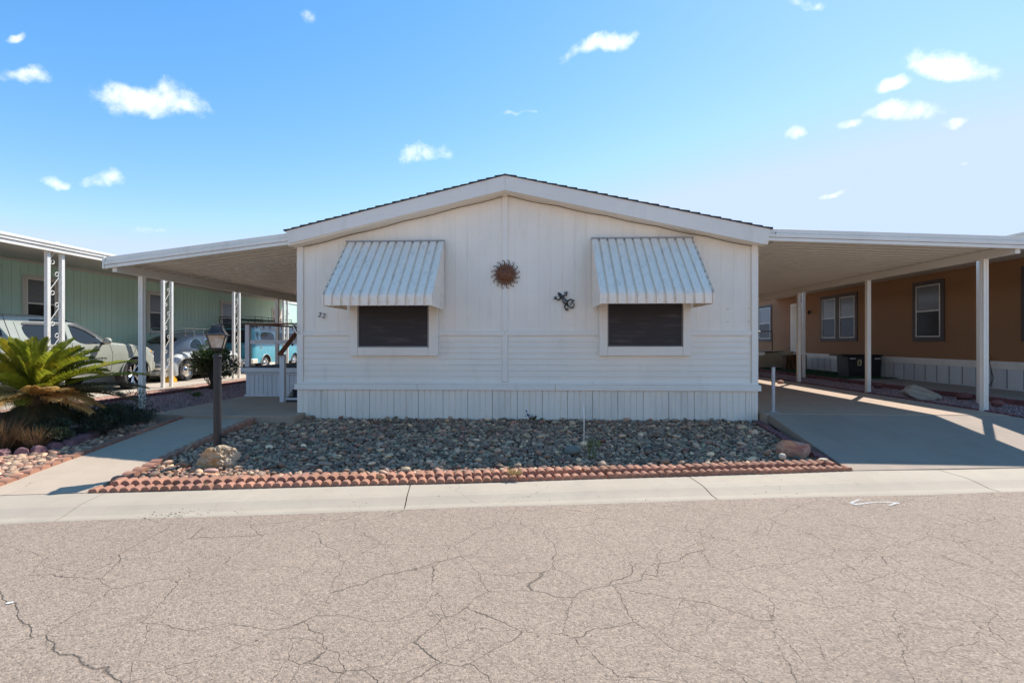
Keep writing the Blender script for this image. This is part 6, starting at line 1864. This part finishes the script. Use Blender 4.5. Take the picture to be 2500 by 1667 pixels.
grass_clump('dry brown undergrowth directly beneath the sago palm', (-7.2, 6.7, -.05), 800, .42, .45, M['dry'], 9)
# round bush on the pink gravel
bq_ = at_z(520, 950, .07)
bb = thing('bush', 'rounded green bush on the pink gravel behind the lamp post', 'bush', (bq_[0], bq_[1], .06))
o, p = leafy('foliage', (bq_[0], bq_[1], .66), (.62, .55, .52), 4200, .075, M['leaf_bush'], bb, 77, .35, up=.2, aspect=.5, lobes=13)
stems('stem', (bq_[0], bq_[1], .05), p, M['twig_dark'], bb, 60, 78, .010)
# weeds
wq = at_z(478, 972, .06); ww = thing('weed', 'small green weed growing in the pink gravel left of the lamp post', 'weed', (wq[0], wq[1], .06)); leafy('foliage', (wq[0], wq[1], .12), (.20, .16, .10), 420, .05, M['leaf_weed'], ww, 80, .2, up=.6, aspect=.18, lobes=5)
wq = at_z(290, 1012, .0); ww = thing('weed', 'pale green weed between the dark shrub and the front left carport post', 'weed', (wq[0], wq[1], 0)); leafy('foliage', (wq[0], wq[1], .09), (.16, .14, .09), 300, .05, M['leaf_weed'], ww, 81, .2, up=.6, aspect=.2, lobes=5)
wq = at_z(1445, 1118, -.07); ww = thing('weed', 'thin straggly weed rising from the pebbles right of the white stake', 'weed', (wq[0], wq[1], -.07)); leafy('foliage', (wq[0], wq[1], .05), (.085, .05, .14), 190, .026, M['leaf_weed'], ww, 82, .1, up=.6, aspect=.35, lobes=6)
stems('stem', (wq[0], wq[1], -.08), [(wq[0] + .03, wq[1], .14), (wq[0] - .03, wq[1], .16), (wq[0] + .06, wq[1], .04), (wq[0], wq[1], .2)], M['leaf_weed'], ww, 9, 83, .003)
# purple flower by the wall
fq = at_z(1293, 1030, -.0)
fl_ = thing('flower', 'small purple flower with dark leaves against the skirting', 'flower', (fq[0], fq[1] - .05, 0))
o, p = leafy('leaves', (fq[0] + .03, fq[1] - .06, .06), (.09, .05, .06), 46, .045, M['leaf_dark'], fl_, 84, .2, up=.4, aspect=.4, lobes=4)
stems('stem', (fq[0], fq[1] - .06, -.01), [(fq[0] - .02, fq[1] - .07, .15), (fq[0] - .05, fq[1] - .07, .20), (fq[0] + .06, fq[1] - .06, .10)], M['twig_dark'], fl_, 6, 85, .003)
mb = MB()
for (ox, oz) in ((-.03, .13), (-.05, .19), (-.01, .11)):
    for k in range(5):
        a = 2 * PI * k / 5 + ox * 40; c = Vector((fq[0] + ox, fq[1] - .075, oz)); d = Vector((math.cos(a), -.3, math.sin(a))) * .018; s = Vector((-math.sin(a), 0, math.cos(a))) * .007
        mb.face(c, c + d * .6 + s, c + d, c + d * .6 - s)
mb.build('petals', mat('violet_petal', (.06, .035, .22), .6, bump=0), fl_, fix=False)
# dried tufts on the edging
for (px, py, s, lab, n_) in ((1248, 1168, .10, 'dried straw coloured tuft growing from the front edging near its middle', 260), (925, 1172, .05, 'tiny dried tuft on the front edging left of the middle', 70), (497, 1188, .045, 'tiny dried tuft on the edging below the yellow boulder', 60)):
    q = at_z(px, py, -.14); t = thing('dried_tuft', lab, 'dried plant', (q[0], q[1], -.15))
    leafy('foliage', (q[0], q[1], -.14 + s * .55), (s * 1.0, s * .6, s * .55), n_, s * .28, leaf_mat('straw_leaf', (.50, .36, .16), .2, .1), t, 90, .1, up=.2, aspect=.4, lobes=5)
# dry stick lying over the edging by the walkway
k0, k1 = at_z(452, 1101, -.02), at_z(480, 1080, .0)
t = thing('stick', 'dry straw coloured stick lying on the pebbles left of the lamp post', 'stick', (k0[0], k0[1], -.02))
MB().tube([(k0[0], k0[1], -.015), ((k0[0] + k1[0]) / 2, (k0[1] + k1[1]) / 2, .02), (k1[0], k1[1], .03)], .006, 5).build('stick_body', mat('straw', (.50, .36, .18), .8), t)

# ------------------------------------------------------------------ marks on the road
def ribbon(name, pts, w, z, matl, label, cat):
    P = [at_z(px, py, ROAD_Z) for px, py in pts]; rows = []
    for i, p in enumerate(P):
        a = Vector(P[max(i - 1, 0)]); b = Vector(P[min(i + 1, len(P) - 1)]); d = (b - a); d.z = 0; d.normalize(); s = Vector((-d.y, d.x, 0)) * w[i]
        rows.append([(p[0] + s.x, p[1] + s.y, z), (p[0] - s.x, p[1] - s.y, z)])
    o = MB().grid(rows).build(name, matl, fix=False); return tag(o, label, cat)
def chalk():
    N = NT('worn_white_spray_paint'); a = N.noise(60, 5, .7); N.color((.62, .60, .57)); N.rough(.9)
    tr = N.n('ShaderNodeBsdfTransparent'); ms = N.n('ShaderNodeMixShader'); N.L(N.ramp(a, .40, .56, .1, .95), ms.inputs[0]); N.L(tr.outputs[0], ms.inputs[1]); N.L(N.b.outputs[0], ms.inputs[2])
    out = [n for n in N.t.nodes if n.type == 'OUTPUT_MATERIAL'][0]; N.L(ms.outputs[0], out.inputs['Surface']); return N.mat
M['chalk'] = chalk()
ribbon('paint_mark', [(2110, 1221), (2098, 1220), (2086, 1224), (2078, 1229), (2086, 1232), (2110, 1229), (2140, 1226), (2170, 1226), (2192, 1229), (2196, 1231)], [.006, .01, .014, .02, .016, .012, .010, .014, .022, .012], ROAD_Z + .004, M['chalk'], 'faded white hooked spray mark on the asphalt near the driveway', 'road mark')
ribbon('paint_mark', [(2172, 1236), (2180, 1232), (2192, 1229)], [.008, .014, .01], ROAD_Z + .008, M['chalk'], 'short white stroke at the right end of the hooked spray mark', 'road mark')
# white scrap of paper on the road at the left
q = at_z(24, 1473, ROAD_Z)
t = MB().cbox((q[0], q[1], ROAD_Z + .006), (.03, .012, .002), Matrix.Rotation(R(30), 3, 'Z') @ Matrix.Rotation(R(8), 3, 'X')).build('paper_scrap', mat('white_paper', (.8, .8, .8), .8))
tag(t, 'small white scrap of paper on the road near the left edge', 'litter')
# dirt crumbs in the gutter (uncountable)
mb = MB(); g = random.Random(3)
for (px, py, n_, sx, sy) in ((400, 1255, 26, 24, 3), (450, 1252, 40, 30, 4), (580, 1250, 8, 8, 2), (350, 1258, 4, 6, 2), (1570, 1218, 16, 22, 3), (850, 1235, 20, 50, 16), (1300, 1215, 12, 160, 14), (700, 1240, 26, 160, 18), (1900, 1205, 16, 120, 10)):
    for k in range(n_):
        q = at_z(px + g.gauss(0, sx), py + g.gauss(0, sy), -.205)
        u = (yb(q[0]) - q[1]) / max(yb(q[0]) - yf(q[0]), .1)
        if not 0 < u < .98: continue
        z = float(np.interp(u, [a for a, b in KP[1:-1]], [b for a, b in KP[1:-1]]))
        s = g.uniform(.002, .006); mb.ball((q[0], q[1], z + s * .3), (s, s, s * .5), 5, 3)
o = mb.build('gutter_crumbs', M['bed'], fix=False); o['kind'] = 'stuff'

# dry leaves and grit caught between the pebbles (uncountable)
n_ = 420; g = np.random.default_rng(5)
x = g.uniform(-4.5, 3.5, n_); y = g.uniform(5.3, 8.3, n_); keep = np.array([insideA(a, b) for a, b in zip(x, y)]); x, y = x[keep], y[keep]; n_ = len(x)
z = np.array([mound(a, b) for a, b in zip(x, y)]) + .022
a = g.uniform(0, 6.28, n_); L = g.uniform(.008, .022, n_); W = L * .35
v = np.stack([np.stack([x - L * np.cos(a), y - L * np.sin(a), z], 1), np.stack([x + W * np.sin(a), y - W * np.cos(a), z + .006], 1), np.stack([x + L * np.cos(a), y + L * np.sin(a), z + g.uniform(0, .012, n_)], 1), np.stack([x - W * np.sin(a), y + W * np.cos(a), z + .004], 1)], 1)
f = np.array([[0, 1, 2], [0, 2, 3]])[None] + (np.arange(n_) * 4)[:, None, None]
o = link_mesh('leaf_litter', np_mesh('leaf_litter', v.reshape(-1, 3), f.reshape(-1, 3), mat('dry_leaf', (.30, .20, .10), .8, objvar=0, bump=0))); o['kind'] = 'stuff'
# ------------------------------------------------------------------ the other side of the street (behind the camera; its sunlit fronts bounce light and show in the glass)
M['pale_gravel'] = mat('pale_tan_yard_gravel', (.46, .385, .30), .95, var=.12, fine=.3, fs=30, bump=.5)
mb = MB(); mb.face((-60, -9.0, -.18), (60, -9.0, -.18), (60, -9.7, -.15), (-60, -9.7, -.15)); mb.face((-60, -9.0, -.18), (60, -9.0, -.18), (60, -9.0, -.25), (-60, -9.0, -.25)); o = mb.build('opposite_kerb', M['kerb'], fix=False); o['kind'] = 'structure'
mb = MB(); mb.face((-60, -9.7, -.152), (60, -9.7, -.152), (60, -40, -.10), (-60, -40, -.10)); o = mb.build('opposite_yard', M['pale_gravel'], fix=False); o['kind'] = 'structure'
for i, (x0, x1, col, lab) in enumerate(((-19, -10.2, (.70, .62, .48), 'cream manufactured home across the street, leftmost of three'), (-4.6, 4.0, (.78, .75, .70), 'white manufactured home across the street, middle of three'), (10, 18.5, (.66, .56, .44), 'tan manufactured home across the street, rightmost of three'))):
    t = thing('neighbour_house', lab, 'house', ((x0 + x1) / 2, -13.2, -.1))
    wm = mat('opposite_house_paint_%d' % i, col, .6, var=.05)
    MB().box(x0, x1, -26, -13.2, -.1, 2.95).build('wall', wm, t)
    xm = (x0 + x1) / 2
    MB().prism([(x0 - .3, 2.9), (xm, 3.9), (x1 + .3, 2.9), (xm, 3.72)], lambda a, b: (a, -26.3, b), lambda a, b: (a, -12.9, b)).build('roof', M['shingle'], t)
    MB().prism([(x0, 2.951), (xm, 3.75), (x1, 2.951)], lambda a, b: (a, -13.24, b), lambda a, b: (a, -13.2, b)).build('gable', wm, t)
    for q in (.28, .72):
        xc = x0 + (x1 - x0) * q
        w = MB().box(xc - .7, xc + .7, -13.2, -13.16, 1.2, 2.2).build('window', M['trim'], t)
        MB().box(xc - .6, xc + .6, -13.159, -13.15, 1.3, 2.1).build('glass_pane', M['glass_dark'], w)
    MB().box(x1 + .02, x1 + 3.4, -26, -12.6, 2.5, 2.6).build('carport_roof', M['metal_white'], t)
